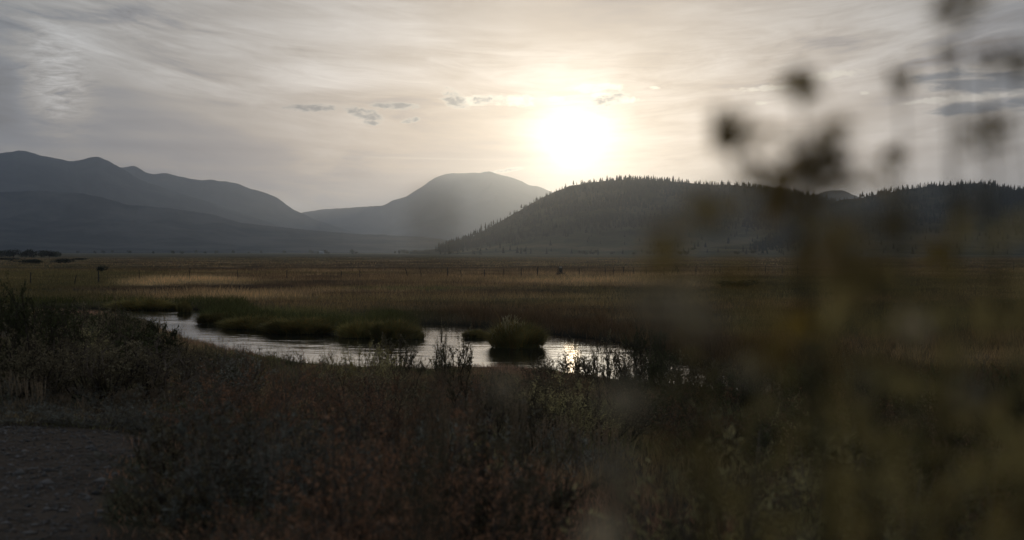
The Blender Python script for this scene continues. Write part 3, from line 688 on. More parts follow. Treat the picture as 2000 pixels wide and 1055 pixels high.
PROTO = {
    'sage': [shrub('sagebrush', 100 + k, 26, 6, .62, 4200, .040, .013, 'sage', 'wood', wood_r=.009) for k in range(2)],
    'stalk': [shrub('sagebrush', 110 + k, 30, 4, .75, 2600, .036, .012, 'sage', 'wood', stalks=70, wood_r=.007) for k in range(2)],
    'rabbit': [shrub('rabbitbrush', 120 + k, 34, 5, .50, 4600, .032, .007, 'rabbit', 'wood', heads=46, wood_r=.007) for k in range(2)],
    'bloom': [shrub('rabbitbrush', 125, 34, 5, .46, 3000, .042, .009, 'rabbit', 'wood', heads=60, wood_r=.007, head_mat='flower')],
    'dark': [shrub('dark_shrub', 130 + k, 20, 8, .58, 4400, .028, .014, 'dark', 'darkwood', wood_r=.011) for k in range(3)],
    'bare': [shrub('bare_shrub', 140 + k, 18, 8, .52, 1700, .042, .024, 'dark', 'darkwood', wood_r=.013) for k in range(3)],
    'red': [shrub('dry_brush', 150 + k, 40, 6, .62, 4200, .026, .007, 'red', 'wood', wood_r=.006, heads=40) for k in range(3)],
    'willow': [shrub('willow_bush', 160 + k, 26, 8, .60, 5200, .040, .018, 'willow', 'darkwood', wood_r=.012) for k in range(2)],
    'tangle': [shrub('bare_shrub', 170, 40, 9, .85, 900, .03, .012, 'dark', 'wood', wood_r=.009, up=1.0)],
}
USED = set()
def place(kind, px, Y, top, wpx, label, group=None, k=None, rz=None, cat='shrub', name=None):
    protos = PROTO[kind]; i = random.randrange(len(protos)) if k is None else k % len(protos)
    p = protos[i]; x = (px - CX) / F * Y; z = gz1(x, Y); h = max(.18, CAMZ - (top - HY) / F * Y - z); w = wpx / F * Y / 1.05
    o = p if (kind, i) not in USED else copy_tree(p); USED.add((kind, i))
    o.location = (x, Y, z - .02); o.rotation_euler = (0, 0, random.uniform(0, 6.28) if rz is None else rz); o.scale = (w, w, h)
    if name: o.name = name
    tag(o, label, cat, group); return o

HERO = [
    ('willow', 5, 16, 540, 190, 'tall dark leafy bush rising at the left edge above the meadow'),
    ('willow', 85, 18, 575, 150, 'dark rounded bush stepping down right of the tall left edge bush'),
    ('dark', 160, 20, 592, 130, 'dark bush left of the one with a rising tip'),
    ('dark', 222, 22, 582, 90, 'dark bush with a rising tip in the left thicket'),
    ('dark', 150, 55, 594, 130, 'dark brush on the near shore behind the left thicket', 'brush behind the left thicket'),
    ('willow', 70, 50, 588, 150, 'dark brush on the near shore behind the left thicket', 'brush behind the left thicket'),
    ('dark', 205, 58, 600, 90, 'dark brush on the near shore behind the left thicket', 'brush behind the left thicket'),
    ('willow', 10, 44, 590, 140, 'dark brush on the near shore behind the left thicket', 'brush behind the left thicket'),
    ('dark', 262, 48, 612, 80, 'dark brush on the near shore behind the left thicket', 'brush behind the left thicket'),
    ('willow', 232, 42, 600, 90, 'dark bush on the near shore below the far left sliver of water'),
    ('dark', 290, 40, 622, 80, 'brown bush right on the shore at the left end of the water'),
    ('willow', 275, 23, 618, 120, 'brown grey bush at the left end of the visible water'),
    ('bare', 322, 26, 628, 60, 'thin upright twigs standing before the left end of the water'),
    ('dark', 349, 27, 634, 46, 'small compact dark bush standing out against the left end of the water'),
    ('tangle', 215, 16, 648, 320, 'wide tangle of grey bare branches in the left thicket'),
    ('dark', 30, 14.8, 622, 180, 'dark purplish bush in front of the tall left edge bush'),
    ('dark', 190, 15.2, 662, 210, 'low dark purplish bush under the grey branch tangle'),
    ('dark', 60, 14.6, 680, 150, 'dark low bush behind the stalky sagebrush at the left edge'),
    ('dark', 290, 15.6, 676, 180, 'dark purplish bush at the lower right of the grey branch tangle'),
    ('dark', 110, 16.5, 640, 190, 'dark bush behind the grey branch tangle at left'),
    ('dark', 330, 18, 672, 150, 'dark bush at the right end of the grey branch tangle'),
    ('stalk', 22, 13.6, 728, 100, 'sagebrush with tall tan seed stalks at the left edge'),
    ('sage', 40, 12.3, 784, 190, 'low grey green sage mound at the left edge by the dirt'),
    ('sage', 215, 12.6, 788, 190, 'low pale sage mound at the top of the bare dirt'),
    ('stalk', 190, 14.4, 752, 200, 'broad sagebrush full of short rusty seed stalks behind the pale sage mound'),
    ('stalk', 330, 14.0, 748, 190, 'sagebrush with seed stalks right of the broad stalky one'),
    ('stalk', 95, 13.6, 775, 150, 'low stalky sagebrush between the two sage mounds'),
    ('sage', 305, 12.2, 795, 140, 'small sage mound at the right end of the dirt edge'),
    ('dark', 390, 9.0, 770, 250, 'large olive brown bush right of the bare dirt'),
    ('dark', 300, 7.6, 905, 190, 'dark bush overhanging the right side of the dirt'),
    ('dark', 420, 7.0, 860, 260, 'darkest low bush in the lower left foreground'),
    ('stalk', 560, 6.2, 985, 330, 'grey sagebrush with upright stalks at the bottom of the photo'),
    ('stalk', 700, 7.0, 960, 250, 'grey stalky sagebrush beside the rusty brush'),
    ('red', 790, 6.0, 850, 300, 'rusty red brush in the lower middle'),
    ('red', 690, 7.6, 850, 200, 'smaller rusty red brush in the lower middle'),
    ('tangle', 590, 10, 770, 330, 'spread of bare grey switches in the middle of the near bank'),
    ('bloom', 712, 30, 652, 110, 'rabbitbrush with yellow flower tips at the edge of the water'),
    ('rabbit', 745, 28, 678, 90, 'dry flowered brush right of the yellow tipped rabbitbrush'),
    ('bare', 772, 36, 642, 76, 'dark gnarled bare shrub leaning over the water right of the yellow tips'),
    ('bare', 884, 34, 646, 84, 'dark bushy sprig standing alone against the water'),
    ('bare', 862, 35, 634, 34, 'single tall thin sprig left of the lone bushy sprig'),
    ('dark', 800, 40, 692, 60, 'flat dark clump at the edge of the water below the peninsula tip'),
    ('dark', 577, 42, 684, 46, 'low dark clump at the edge of the water left of the rabbitbrush'),
    ('rabbit', 640, 34, 672, 50, 'small brush with thin tips left of the yellow tipped rabbitbrush'),
    ('rabbit', 420, 30, 655, 70, 'feathery brush at the left reach of the near shore'),
    ('red', 470, 31, 668, 80, 'reddish brush on the near shore below the long grass bank'),
    ('rabbit', 520, 33, 674, 70, 'olive brush on the near shore left of the low dark clump'),
    ('bare', 1098, 38, 680, 100, 'leafy twigs left of the sun glint on the water'),
    ('bare', 1150, 38, 672, 80, 'dark twiggy shrub just right of the sun glint'),
    ('bare', 1192, 37, 656, 84, 'tallest dark twiggy shrub right of the sun glint'),
    ('bare', 1236, 37, 664, 84, 'dark twiggy shrub second right of the tallest one by the glint'),
    ('dark', 1270, 38, 668, 56, 'dark shrub at the right end of the visible water'),
    ('willow', 1262, 52, 630, 80, 'dark brush on the far shore at the right end of the water'),
    ('bare', 1330, 35, 690, 90, 'dark twiggy shrub behind the blurred flowers right of the water'),
    ('dark', 1478, 31, 700, 120, 'low brushy plant behind the blurred flowers on the right of the near bank', 'brush on the right of the near bank'),
    ('willow', 1575, 29, 704, 130, 'low brushy plant behind the blurred flowers on the right of the near bank', 'brush on the right of the near bank'),
    ('dark', 1680, 27, 704, 140, 'low brushy plant behind the blurred flowers on the right of the near bank', 'brush on the right of the near bank'),
    ('willow', 1780, 25, 704, 150, 'low brushy plant behind the blurred flowers on the right of the near bank', 'brush on the right of the near bank'),
    ('dark', 1880, 23, 706, 160, 'low brushy plant behind the blurred flowers on the right of the near bank', 'brush on the right of the near bank'),
    ('willow', 1985, 22, 706, 170, 'low brushy plant behind the blurred flowers on the right of the near bank', 'brush on the right of the near bank'),
    ('dark', 1060, 37, 694, 80, 'low leafy shrub below the round grass island'),
    ('willow', 1302, 36, 676, 80, 'dark leafy shrub closing off the water at its right end'),
    ('dark', 1362, 33, 688, 110, 'broad dark shrub behind the blurred flowers just past the end of the water'),
    ('dark', 1425, 33, 694, 110, 'low brushy plant behind the blurred flowers on the right of the near bank', 'brush on the right of the near bank'),
]
for h in HERO: place(*h)
# the thicket between: plants nobody could tell from one another, grouped by where they grow
LIMX = [-300, 0, 60, 100, 200, 300, 360, 420, 500, 560, 640, 700, 850, 950, 1100, 1300, 1400, 2300]
LIMY = [520, 560, 565, 600, 612, 640, 668, 676, 690, 704, 706, 706, 718, 716, 716, 712, 705, 700]
rs = np.random.default_rng(77); cnt = 0; tries = 0; taken = []
while cnt < 120 and tries < 5000:
    tries += 1
    Y = 4.2 + 34 * rs.random() ** 1.25; px = rs.uniform(-60, 2080); x = (px - CX) / F * Y
    if float(river_sd(np.array([x]), np.array([Y]))[0]) < 1.2 or dirt_mask(np.array([x]), np.array([Y]))[0] > .05: continue
    if px < 470 and Y < 16: continue
    if any((x - a) ** 2 + (Y - b) ** 2 < (.42 + Y * .018) ** 2 for a, b in taken): continue
    lim = np.interp(px, LIMX, LIMY) + rs.uniform(0, 10); z = gz1(x, Y); hmax = CAMZ - (lim - HY) / F * Y - z
    h = min(rs.uniform(.45, .95), hmax)
    if h < .2: continue
    zone = ('left', 'middle', 'right')[0 if px < 480 else 1 if px < 1150 else 2]
    kind = rs.choice({'left': ['dark', 'willow', 'sage', 'rabbit'], 'middle': ['red', 'rabbit', 'dark', 'red', 'stalk', 'red'], 'right': ['dark', 'rabbit', 'willow', 'red']}[zone])
    lab, grp = {'left': ('brushy plant in the dark thicket on the left of the near bank', 'brush in the left of the near bank'),
                'middle': ('low brushy plant in the brown cover in the middle of the near bank', 'brush in the middle of the near bank'),
                'right': ('low brushy plant behind the blurred flowers on the right of the near bank', 'brush on the right of the near bank')}[zone]
    w = h * rs.uniform(1.0, 1.7)
    place(kind, px, Y, HY + F * (CAMZ - z - h) / Y, w * F / Y, lab, grp); taken.append((x, Y)); cnt += 1

# ------------------------------------------------------------------ sedge mounds along the river
def mound_geo(seed, n=7500, L=.50, droop=1.25):
    rng = np.random.default_rng(seed); g = Geo(); gm = Geo()
    th = np.linspace(0, 2 * math.pi, 25)[:-1]; rings = np.linspace(0, 1, 7)
    bump = lambda x, y: .62 + .76 * fbm(np.asarray(x) + 7, np.asarray(y) + 7, .55, octv=3, seed=seed % 30)
    q_, t_ = np.meshgrid(rings, th, indexing='ij'); rr_ = np.sqrt(1 - q_ ** 2) * .84
    vx, vy = (np.cos(t_) * rr_).ravel(), (np.sin(t_) * rr_).ravel(); vz = q_.ravel() * .46 * bump(vx, vy) - .05
    i = np.arange(7 * 24).reshape(7, 24); j = np.roll(i, -1, 1); gm.add(np.stack([vx, vy, vz], 1), np.stack([i[:-1], j[:-1], j[1:], i[1:]], -1).reshape(-1, 4), .5)
    a = rng.uniform(0, 6.28, n); q = np.sqrt(rng.random(n)); bx, by = np.cos(a) * q * .92, np.sin(a) * q * .92
    z = np.sqrt(np.maximum(1 - q ** 2, 0)) * .46 * bump(bx, by)
    b = np.stack([bx, by, z - .05], 1)
    lean = np.stack([np.cos(a), np.sin(a)], 1) * (q * droop * L * .6)[:, None] + rng.normal(0, .16, (n, 2))
    tone = (.05 + 1.9 * fbm(bx + 4, by + 4, .26, octv=3, seed=seed % 40))[:, None] * np.array([1.0, 1, 1])
    dry = (rng.random((n, 1)) < .22); tone = np.where(dry, tone * np.array([1.7, 1.15, .9]), tone)
    h = L * rng.uniform(.45, 1.1, n) * (1.0 - .40 * q) * (.15 + 1.75 * fbm(bx, by, .17, octv=2, seed=3)); h = np.where(rng.random(n) < .06, h * 1.6, h)
    blades(g, b, h, .017, lean, tone, rng=rng)
    return gm, g
MP = []
for k in range(3):
    gm, g = mound_geo(200 + k); r = empty('sedge_mound'); link('root_mound', gm.mesh('root_mound', MAT['sedge']), r); link('grass', g.mesh('grass', MAT['sedge']), r); MP.append(r)
mused = set()
def mound(px, base, top, wpx, label, k, depth=.7, group=None):
    cat_low = 'peninsula' in label; b = on(px, base, 0); w = wpx / F * b[1] / 2; h = (base - top) / F * b[1] / .92
    o = MP[k] if k not in mused else copy_tree(MP[k]); mused.add(k)
    b[:2] *= (b[1] + w * depth * .8) / b[1]
    o.location = (b[0], b[1], 0); o.scale = (w, w * depth, h * (.80 if cat_low else 1)); o.rotation_euler = (0, 0, 0); tag(o, label, 'grass mound', group); return o
isl = mound(1010, 681, 626, 108, 'round grass island standing in the river with tall reeds on top', 0, 1.0)
rr = np.random.default_rng(31); g = Geo(); n = 60
b = np.stack([rr.normal(-.2, .34, n), rr.uniform(-.5, .5, n), np.full(n, .30)], 1); hh = rr.uniform(.22, .80, n) * np.exp(-((b[:, 0] + .25) / .7) ** 2)
tubes(g, np.stack([b, b + np.stack([rr.normal(0, .02, n), rr.normal(0, .02, n), hh * .5], 1), b + np.stack([rr.normal(0, .10, n), rr.normal(0, .08, n), hh], 1)], 1), np.tile([.018, .014, .007], (n, 1)), (1, 1, 1), 3)
leaves(g, b + np.stack([rr.normal(0, .03, n), rr.normal(0, .03, n), hh * .9], 1), rr.normal(0, .3, (n, 3)) + np.array([.2, 0, 1]), .12, .035, (1, 1, 1), rng=rr)
link('reed', g.mesh('reed', MAT['reed']), isl)
mound(932, 661, 645, 56, 'flat low grass clump in the river left of the round island', 1, .8)
mound(430, 634, 606, 90, 'green grass mound at the left end of the grassy peninsula', 1)
mound(500, 644, 612, 130, 'low grass mound second from the left on the peninsula', 2)
mound(600, 653, 614, 170, 'long dark grass mound in the middle of the peninsula', 1)
mound(704, 661, 619, 84, 'round blackish grass mound in the right half of the peninsula', 2)
mound(772, 663, 616, 100, 'green topped grass mound near the right tip of the peninsula', 1)
mound(806, 663, 640, 44, 'small low grass clump at the right tip of the peninsula', 2)
mound(360, 611, 588, 26, 'small dark round bush of grass on the far shore at left', 1, .9)
mound(280, 606, 584, 130, 'long green grass mound on the far shore at far left', 2)
mound(1405, 566, 553, 34, 'green rounded grass mound alone in the right meadow', 1, .9)
g = Geo(); n = 46; c0 = on(828, 656, 0); b = c0 + np.stack([rr.uniform(-.9, .3, n), rr.uniform(-.2, .9, n), np.zeros(n)], 1); hh = rr.uniform(.3, .6, n)
blades(g, b, hh, .012, rr.normal(0, .12, (n, 2)), np.array([.2, .155, .085]) * np.ones((n, 3)), rng=rr)
tag(link('reed_tuft', g.mesh('reed_tuft', MAT['grass'])), 'thin reeds standing in the water at the tip of the peninsula', 'reeds')

# ------------------------------------------------------------------ out of focus flowers right before the lens
def head_geo(kind, s, rng):
    g = Geo()
    if kind == 'yellow':
        n = 18; a = np.arange(n) / n * 6.28 + rng.normal(0, .1, n); p = np.stack([np.cos(a) * .15, np.sin(a) * .15, 0 * a + .25], 1) * s
        leaves(g, p, np.stack([np.cos(a), np.sin(a), rng.uniform(-1.6, -.2, n)], 1), s * .75, s * .30, (1, 1, 1), rng=rng)
        n = 70; d = rng.normal(size=(n, 3)); d[:, 2] = abs(d[:, 2]); d /= np.linalg.norm(d, axis=1, keepdims=True); leaves(g, d * s * .22 + np.array([0, 0, s * .2]), d, s * .30, s * .14, (.9, .8, .7), rng=rng)
    elif kind == 'cup':
        n = 60; a = rng.uniform(0, 6.28, n); z = rng.uniform(-.7, .1, n); r = .10 + .22 * (z + .7)
        leaves(g, np.stack([np.cos(a) * r, np.sin(a) * r, z], 1) * s, np.stack([np.cos(a) * .5, np.sin(a) * .5, 0 * a + 1], 1), s * .55, s * .26, (1, 1, 1), rng=rng)
    else:
        n = 85 if kind == 'seed' else 120; d = rng.normal(size=(n, 3)); d /= np.linalg.norm(d, axis=1, keepdims=True)
        leaves(g, d * s * rng.uniform(.1, .45, (n, 1)), d + np.array([0, 0, .5]), s * .36, s * .17, (1, 1, 1), rng=rng)
    return g
HM = {'yellow': 'fgyellow', 'cup': 'fgseed', 'puff': 'fgtan', 'seed': 'fgseed'}
def flower_plant(label, root, heads, nleaf, seed, leafL=.045, fill=0, fill_box=None, cat='flower', group=None, node=None, clumps=()):
    rng = np.random.default_rng(seed); rx, ry = root; rz = gz1(rx, ry) - .02
    r = empty('wildflower', (rx, ry, rz)); tag(r, label, cat, group); gl = Geo(); org = np.array([rx, ry, rz])
    LP, LD = [], []
    for (px, py, d, s, kind) in heads:
        tip = at(px, py, d) - org; b0 = np.array([rng.normal(0, .02), rng.normal(0, .02), 0.0])
        P = curve_pts(b0, tip, np.array([tip[0] * -.22, tip[1] * -.2, .02]) + rng.normal(0, .012, 3), 14)
        if node is not None:                        # branches leave one stalk at a node
            nd = at(*node) - org + rng.normal(0, .0012, 3); q = tip - nd
            P = np.concatenate([curve_pts(b0, nd, np.array([.02, 0, 0]), 8)[:-1], curve_pts(nd, tip, np.array([q[0] * .18, 0, -abs(q[0]) * .25 - .004]), 7)])
        g = Geo(); tubes(g, [P], [np.linspace(.0007 if node else .0022, .0009, 14)], (1, 1, 1), 4)
        st = link('flower_stem', g.mesh('flower_stem', MAT['fgstem']), r)
        hg = head_geo(kind, s, rng).mesh('flower_head', MAT[HM[kind]]); h = link('flower_head', hg, st); h.location = tip
        h.rotation_euler = (rng.normal(0, .25), rng.normal(0, .25), rng.uniform(0, 6.28))
        t = np.sort(rng.uniform(.25, .93, nleaf)); k = (t * 13).astype(int); f = (t * 13 - k)[:, None]; p = P[k] * (1 - f) + P[np.minimum(k + 1, 13)] * f
        LP.append(p); LD.append(rng.normal(0, .7, (nleaf, 3)) + np.array([0, 0, .55]))
    if LP: leaves(gl, np.concatenate(LP), np.concatenate(LD), leafL * rng.uniform(.5, 1.2, sum(map(len, LP))), .007, (1, 1, 1), rng=rng, droop=.15)
    if fill:
        u0, u1, v0, v1, d0, d1 = fill_box; n = fill; d = rng.uniform(d0, d1, n); u = u0 + (u1 - u0) * rng.random(n); v = v0 + (v1 - v0) * rng.random(n) ** .7
        p = np.stack([(u - CX) / F * d, d, CAMZ - (v - HY) / F * d], 1) - org
        # side twigs carry the leaves
        s0 = p * np.array([.86, .93, .80]); m = n // 6; P = np.stack([s0[:m], (s0[:m] + p[:m]) / 2 + rng.normal(0, .006, (m, 3)), p[:m]], 1); tubes(gl, P, np.tile([.0013, .001, .0007], (m, 1)), (.8, .7, .5), 3)
        leaves(gl, p, rng.normal(0, .8, (n, 3)) + np.array([0, 0, .4]), leafL * rng.uniform(.5, 1.1, n), .008, (1, 1, 1), rng=rng, droop=.1)
    for (px, py, d, sp_, cnt_, ln) in clumps:
        c = at(px, py, d) - org; p = c + rng.normal(0, 1, (cnt_, 3)) * sp_
        leaves(gl, p, rng.normal(0, .7, (cnt_, 3)) + np.array([0, 0, -.2]), ln * rng.uniform(.5, 1.2, cnt_), ln * .38, (.95, .82, .68), rng=rng, droop=.2)
    if gl.n: link('foliage', gl.mesh('foliage', MAT['fgleaf']), r)
    return r
flower_plant('blurred wildflower with a yellow drooping head and a cup shaped head right of the sun', (.22, .80),
             [(1560, 174, .80, .0213, 'yellow'), (1422, 250, .76, .0224, 'cup'), (1608, 308, .74, .0190, 'seed'), (1640, 335, .74, .0134, 'seed'), (1462, 285, .76, .0090, 'seed')], 5, 301, leafL=.024, node=(1560, 420, .74),
             clumps=[(1600, 320, .74, .010, 22, .022), (1510, 338, .74, .011, 16, .022), (1555, 365, .74, .013, 18, .024), (1575, 425, .72, .016, 6, .022), (1630, 365, .73, .010, 9, .02)])
flower_plant('blurred wildflower stretching to the top edge of the photo with brown seed heads', (.30, .88),
             [(1880, 6, .84, .0272, 'seed'), (1851, 104, .92, .0142, 'seed'), (1760, 155, .88, .0168, 'cup'), (1745, 310, .95, .0142, 'yellow')], 1, 302, leafL=.022)
flower_plant('blurred brown headed wildflower at the right edge of the photo', (.36, .82),
             [(1926, 118, .90, .0142, 'seed'), (1988, 126, .82, .0206, 'seed'), (1915, 268, .80, .0244, 'seed'), (1968, 240, .9, .0104, 'seed')], 3, 303, leafL=.025)
flower_plant('blurred leafy plant with two yellowish heads before the wooded hill', (.13, .62),
             [(1385, 415, .58, .0141, 'yellow'), (1303, 474, .54, .0113, 'yellow'), (1300, 510, .54, .0113, 'yellow'), (1440, 540, .56, .0113, 'yellow')], 4, 304, leafL=.03)
flower_plant('blurred leafy mass with rusty heads low at the right before the hill', (.22, .66),
             [(1640, 480, .60, .0227, 'seed'), (1742, 448, .62, .0169, 'seed'), (1690, 540, .58, .0209, 'seed'), (1830, 500, .64, .0151, 'yellow')], 7, 305, fill=120, fill_box=(1560, 2080, 420, 1100, .58, .95), leafL=.032)
flower_plant('blurred olive plant filling the lower right corner of the photo', (.26, .84), [(1780, 640, .74, .0133, 'puff'), (1560, 640, .7, .0133, 'yellow')], 8, 306, fill=360, fill_box=(1330, 2150, 580, 1250, .68, 1.25), leafL=.034)
flower_plant('blurred pale tan puffs on stems low in the middle of the photo', (.09, .58),
             [(985, 762, .66, .0110, 'puff'), (1215, 785, .62, .0140, 'puff'), (1195, 920, .60, .0135, 'puff'), (1215, 965, .62, .0125, 'puff'), (1465, 722, .64, .0115, 'puff'), (1180, 1045, .56, .0125, 'puff'), (1320, 600, .56, .0150, 'puff'), (1250, 590, .58, .0110, 'puff'), (1380, 640, .60, .0110, 'puff')], 1, 307, leafL=.026)
flower_plant('blurred pale heads low at the right edge', (.17, .52), [(1905, 775, .64, .0125, 'puff'), (1290, 880, .62, .0080, 'yellow'), (1690, 760, .62, .0080, 'puff'), (1500, 700, .5, .0122, 'yellow'), (1900, 400, .6, .0087, 'seed')], 4, 308, leafL=.03)
flower_plant('faint blurred dry stalk standing alone before the pale mountain', (-.022, .42), [(850, 435, .42, .0066, 'seed'), (846, 405, .42, .0057, 'seed')], 0, 309)

# ------------------------------------------------------------------ haze
g = Geo(); box(g, (0, 7000, 447), (36000, 40000, 900))
hz = link('haze', g.mesh('haze', None)); tag(hz, 'thin pale evening haze over the whole valley', kind='stuff')
m, nt, out = new_mat('haze_air')
pv = nt.nodes.new('ShaderNodeVolumePrincipled'); pv.inputs['Color'].default_value = (.64, .78, 1.0, 1); pv.inputs['Density'].default_value = 6.6e-5; pv.inputs['Anisotropy'].default_value = .87
nt.links.new(pv.outputs[0], out.inputs['Volume']); hz.data.materials.append(m)

# ------------------------------------------------------------------ sky
w = bpy.data.worlds.new('World'); SC.world = w; w.use_nodes = True; nt = w.node_tree; nt.nodes.clear(); E.nt = nt
out = nt.nodes.new('ShaderNodeOutputWorld'); bg = nt.nodes.new('ShaderNodeBackground'); nt.links.new(bg.outputs[0], out.inputs[0])
sky = nt.nodes.new('ShaderNodeTexSky'); sky.sky_type = 'NISHITA'; sky.sun_disc = False; sky.sun_elevation = SUN_EL; sky.sun_rotation = SUN_AZ
sky.air_density = 1.0; sky.dust_density = 3.0; sky.ozone_density = 1.0
bg.inputs['Strength'].default_value = .1
dirv = coord(nt, 'Generated'); sp = nt.nodes.new('ShaderNodeSeparateXYZ'); nt.links.new(dirv, sp.inputs[0])
dx, dy, dz = E(sp.outputs[0]), E(sp.outputs[1]), E(sp.outputs[2])
DEG = 180 / math.pi
az = E.op('ARCTAN2', dx, dy) * DEG; el = E.op('ARCSINE', dz) * DEG
dn = nt.nodes.new('ShaderNodeVectorMath'); dn.operation = 'DOT_PRODUCT'; nt.links.new(dirv, dn.inputs[0]); dn.inputs[1].default_value = SUN
ang = E.op('ARCCOSINE', E(dn.outputs['Value']).mn(.9999999)) * DEG
# high thin cloud: streaks that fan out from the horizon, and flat bars lower down
c0 = .055
qx = dx / (dz.mx(0) + c0); qy = dy.mx(.05) / (dz.mx(0) + c0)
es = el - az * az * .0062 + az * .015
n_fan = noise(vec(az * .11, es * .62, 0.0), 1.0, 6, .60, .9)
n_fine = noise(vec(az * .34 + es * .2, es * 2.3, 7.0), 1.0, 6, .64, 1.1)
n_bar = noise(vec(az * .055 + el * .03, el * .95, 3.0), 1.0, 5, .55, .5)
n_ban = noise(vec(az * .07, es * .22, 5.0), 1.0, 3, .5, .6)
n_big = noise(vec(az * .045, el * .10, 9.0), 1.0, 3, .5, .3)
PXD = 48.5
def azel(px, py): return math.degrees(math.atan((px - CX) / F)), math.degrees(math.atan((HY - py) / F * math.cos(math.atan((px - CX) / F))))
def blob(px, py, hw, hh, rot=0.0):
    a0, e0 = azel(px, py); x = az - a0; y = el - e0; cr, sr = math.cos(math.radians(rot)), math.sin(math.radians(rot))
    u = (x * cr + y * sr) * (PXD / hw); v = (y * cr - x * sr) * (PXD / hh)
    return u * u + v * v
n_cu = noise(vec(az * 1.9, el * 4.2, 1.0), 1.0, 7, .66, .5)
warm_far = (ang * (-1 / 9.0)).exp()
lowness = (el.mx(0) * (-1 / 4.5)).exp()
strk = n_ban.step(.36, .66)
veil = (n_fan - .5) * (strk * 1.7 + .6) + (n_bar - .5) * (lowness * .9 + .5) + (n_fine - .5) * (strk * 1.1 + .15) + (n_big - .5) * 1.3 + (n_ban - .5) * 1.2 + .98
veil = veil + (blob(108, 150, 62, 90, 10) * -1).exp() * (noise(vec(az * .9, el * 4.2, 2.0), 1.0, 5, .65, .8) * 3.4 - 1.15)
for (px, py, hw, hh, rot, s) in [(1590, 92, 130, 26, 14, -.32), (1700, 60, 140, 14, 12, .12), (1680, 212, 120, 16, 8, -.26), (1950, 50, 160, 60, 14, -.34), (1780, 280, 160, 24, 8, -.10), (12, 190, 40, 60, 0, -.30), (300, 60, 220, 30, -6, -.14), (140, 40, 160, 26, 4, -.12), (520, 60, 220, 24, 4, .12), (1000, 60, 350, 70, 0, .10), (1850, 335, 260, 45, 0, .30), (1450, 130, 180, 50, 12, .15), (260, 120, 160, 22, -4, -.09)]:
    veil = veil + (blob(px, py, hw, hh, rot) * -1).exp() * s
level = ((ang * (-1 / 7.0)).exp() * .13 + (ang * ang * (-1 / 1400.0)).exp() * .145 + .205 + lowness * .13) * veil.mx(.1)
tone = mixc((warm_far * .10 + lowness * .70).mn(1.0), (.94, 1.0, 1.05), (1.20, 1.03, .80))
tone = mixc(veil.step(1.0, .62) * .85, tone, (.82, .97, 1.17))
tone = mixc(ang.step(18, 75), tone, (.80, .96, 1.16))
veilc = scalec(tone, level)
glow = (ang * ang * (-1 / (.45 ** 2))).exp() * 4.0 + (ang * ang * (-1 / (1.6 ** 2))).exp() * veil.mx(.5) * 1.05 + (ang * (-1 / 2.2)).exp() * veil * .34
veilc = addc(veilc, scalec((1.0, .955, .76), glow))
col = mixc(.92, scalec(sky.outputs[0], .10), veilc)
# small low cumulus: grey middles with lit rims
grey = scalec(mixc(warm_far, (.17, .165, .16), (.36, .30, .25)), 1.0)
lit = scalec(mixc(warm_far, (.46, .43, .39), (1.9, 1.68, 1.3)), 1.0)
dark_e = None
for (px, py, hw, hh, rot) in [(605, 211, 46, 7, 2), (712, 222, 40, 11, -18), (768, 207, 42, 7, 0), (802, 235, 17, 5, 8), (888, 194, 26, 15, -25), (1188, 196, 34, 11, 12), (940, 196, 22, 8, 0), (725, 240, 20, 5, 0), (990, 333, 26, 4, 8)]:
    e = blob(px, py, hw, hh, rot); dark_e = e if dark_e is None else dark_e.mn(e)
lit_e = None
for (px, py, hw, hh, rot) in [(925, 196, 42, 11, 0), (1005, 196, 44, 12, 0), (1085, 194, 18, 6, 0), (1165, 172, 52, 9, 4), (1175, 184, 24, 6, 10), (1215, 195, 40, 7, 0), (1277, 172, 14, 4, 0), (1495, 172, 55, 6, 3), (1620, 148, 70, 9, 6), (1485, 201, 12, 4, 0), (1690, 181, 10, 4, 0), (1900, 190, 130, 8, 4)]:
    e = blob(px, py, hw, hh, rot); lit_e = e if lit_e is None else lit_e.mn(e)
big_e = blob(1915, 160, 120, 25, -2).mn(blob(1940, 208, 125, 15, 4))
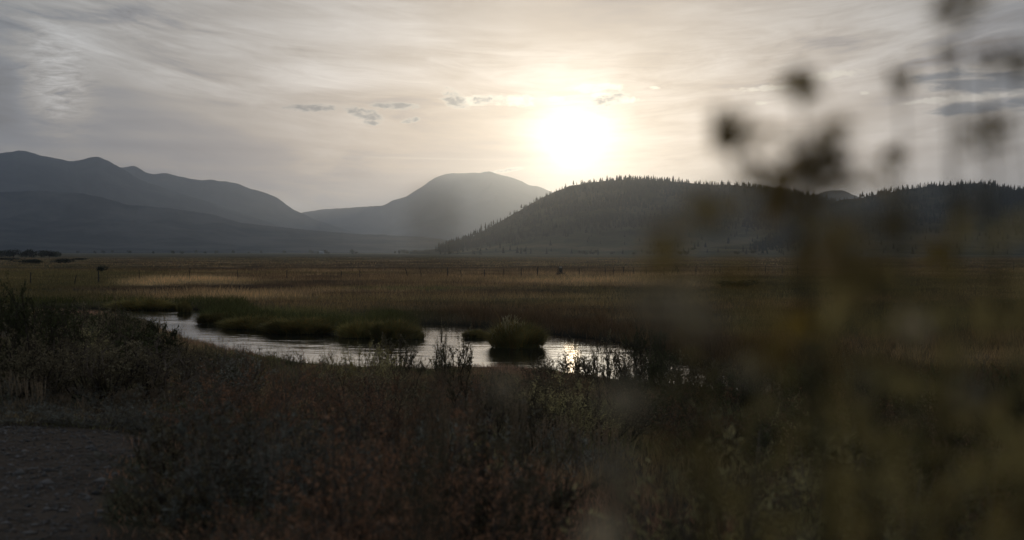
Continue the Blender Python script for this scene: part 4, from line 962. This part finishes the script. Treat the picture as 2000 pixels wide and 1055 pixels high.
bm = (1.0 - big_e * .7) + (noise(vec(az * .55, el * 2.6, 6.0), 1.0, 6, .62, .7) - .5) * 2.6
dm = ((1.0 - dark_e * .62) + (n_cu - .5) * 3.6); lm = ((1.0 - lit_e * .62) + (n_cu - .52) * 3.0)
col = mixc((lm.step(.15, .85)) * .8, col, lit)
col = mixc((dm.step(-.1, .7)) * (warm_far * 1.1 + .04).mn(.9), col, lit)
col = mixc(bm.step(-.05, .45) * .22, col, lit)
col = mixc(bm.step(.15, .9) * .85, col, (.155, .158, .168))
col = mixc((dm.step(.05, 1.25)) * .85, col, grey)
# two thin contrails
trail = (blob(1660, 325, 150, 1.3, -.3) * -1).exp() * .5 + (blob(1590, 251, 95, 1.2, -.3) * -1).exp() * .45 + (blob(800, 309, 170, 2.0, -1) * -1).exp() * .22
col = mixc(trail, col, lit)
up = scalec(col, 10.0)
nt.links.new(up, bg.inputs['Color'])

sun = bpy.data.lights.new('sun', 'SUN'); sun.energy = .26; sun.angle = math.radians(.53); sun.color = (1.0, .72, .42)
so = bpy.data.objects.new('sun', sun); COL.objects.link(so); so.rotation_euler = (-SUN).to_track_quat('-Z', 'Y').to_euler(); so.location = SUN * 500

# ------------------------------------------------------------------ camera
cam = bpy.data.cameras.new('camera'); co_ = bpy.data.objects.new('camera', cam); COL.objects.link(co_); SC.camera = co_
co_.location = (0, 0, CAMZ); co_.rotation_euler = (math.radians(90), 0, 0)
cam.sensor_width = 36; cam.lens = F / 2000 * 36; cam.shift_y = -(527.5 - HY) / 2000
cam.clip_start = .05; cam.clip_end = 60000
cam.dof.use_dof = True; cam.dof.focus_distance = 55; cam.dof.aperture_fstop = 2.9

SC.view_settings.view_transform = 'Standard'; SC.view_settings.look = 'None'; SC.view_settings.exposure = 0; SC.view_settings.gamma = 1
cy = SC.cycles
cy.use_denoising = True; cy.max_bounces = 5; cy.diffuse_bounces = 2; cy.glossy_bounces = 2; cy.transmission_bounces = 3; cy.volume_bounces = 1; cy.transparent_max_bounces = 4
cy.sample_clamp_indirect = 3; cy.sample_clamp_direct = 3
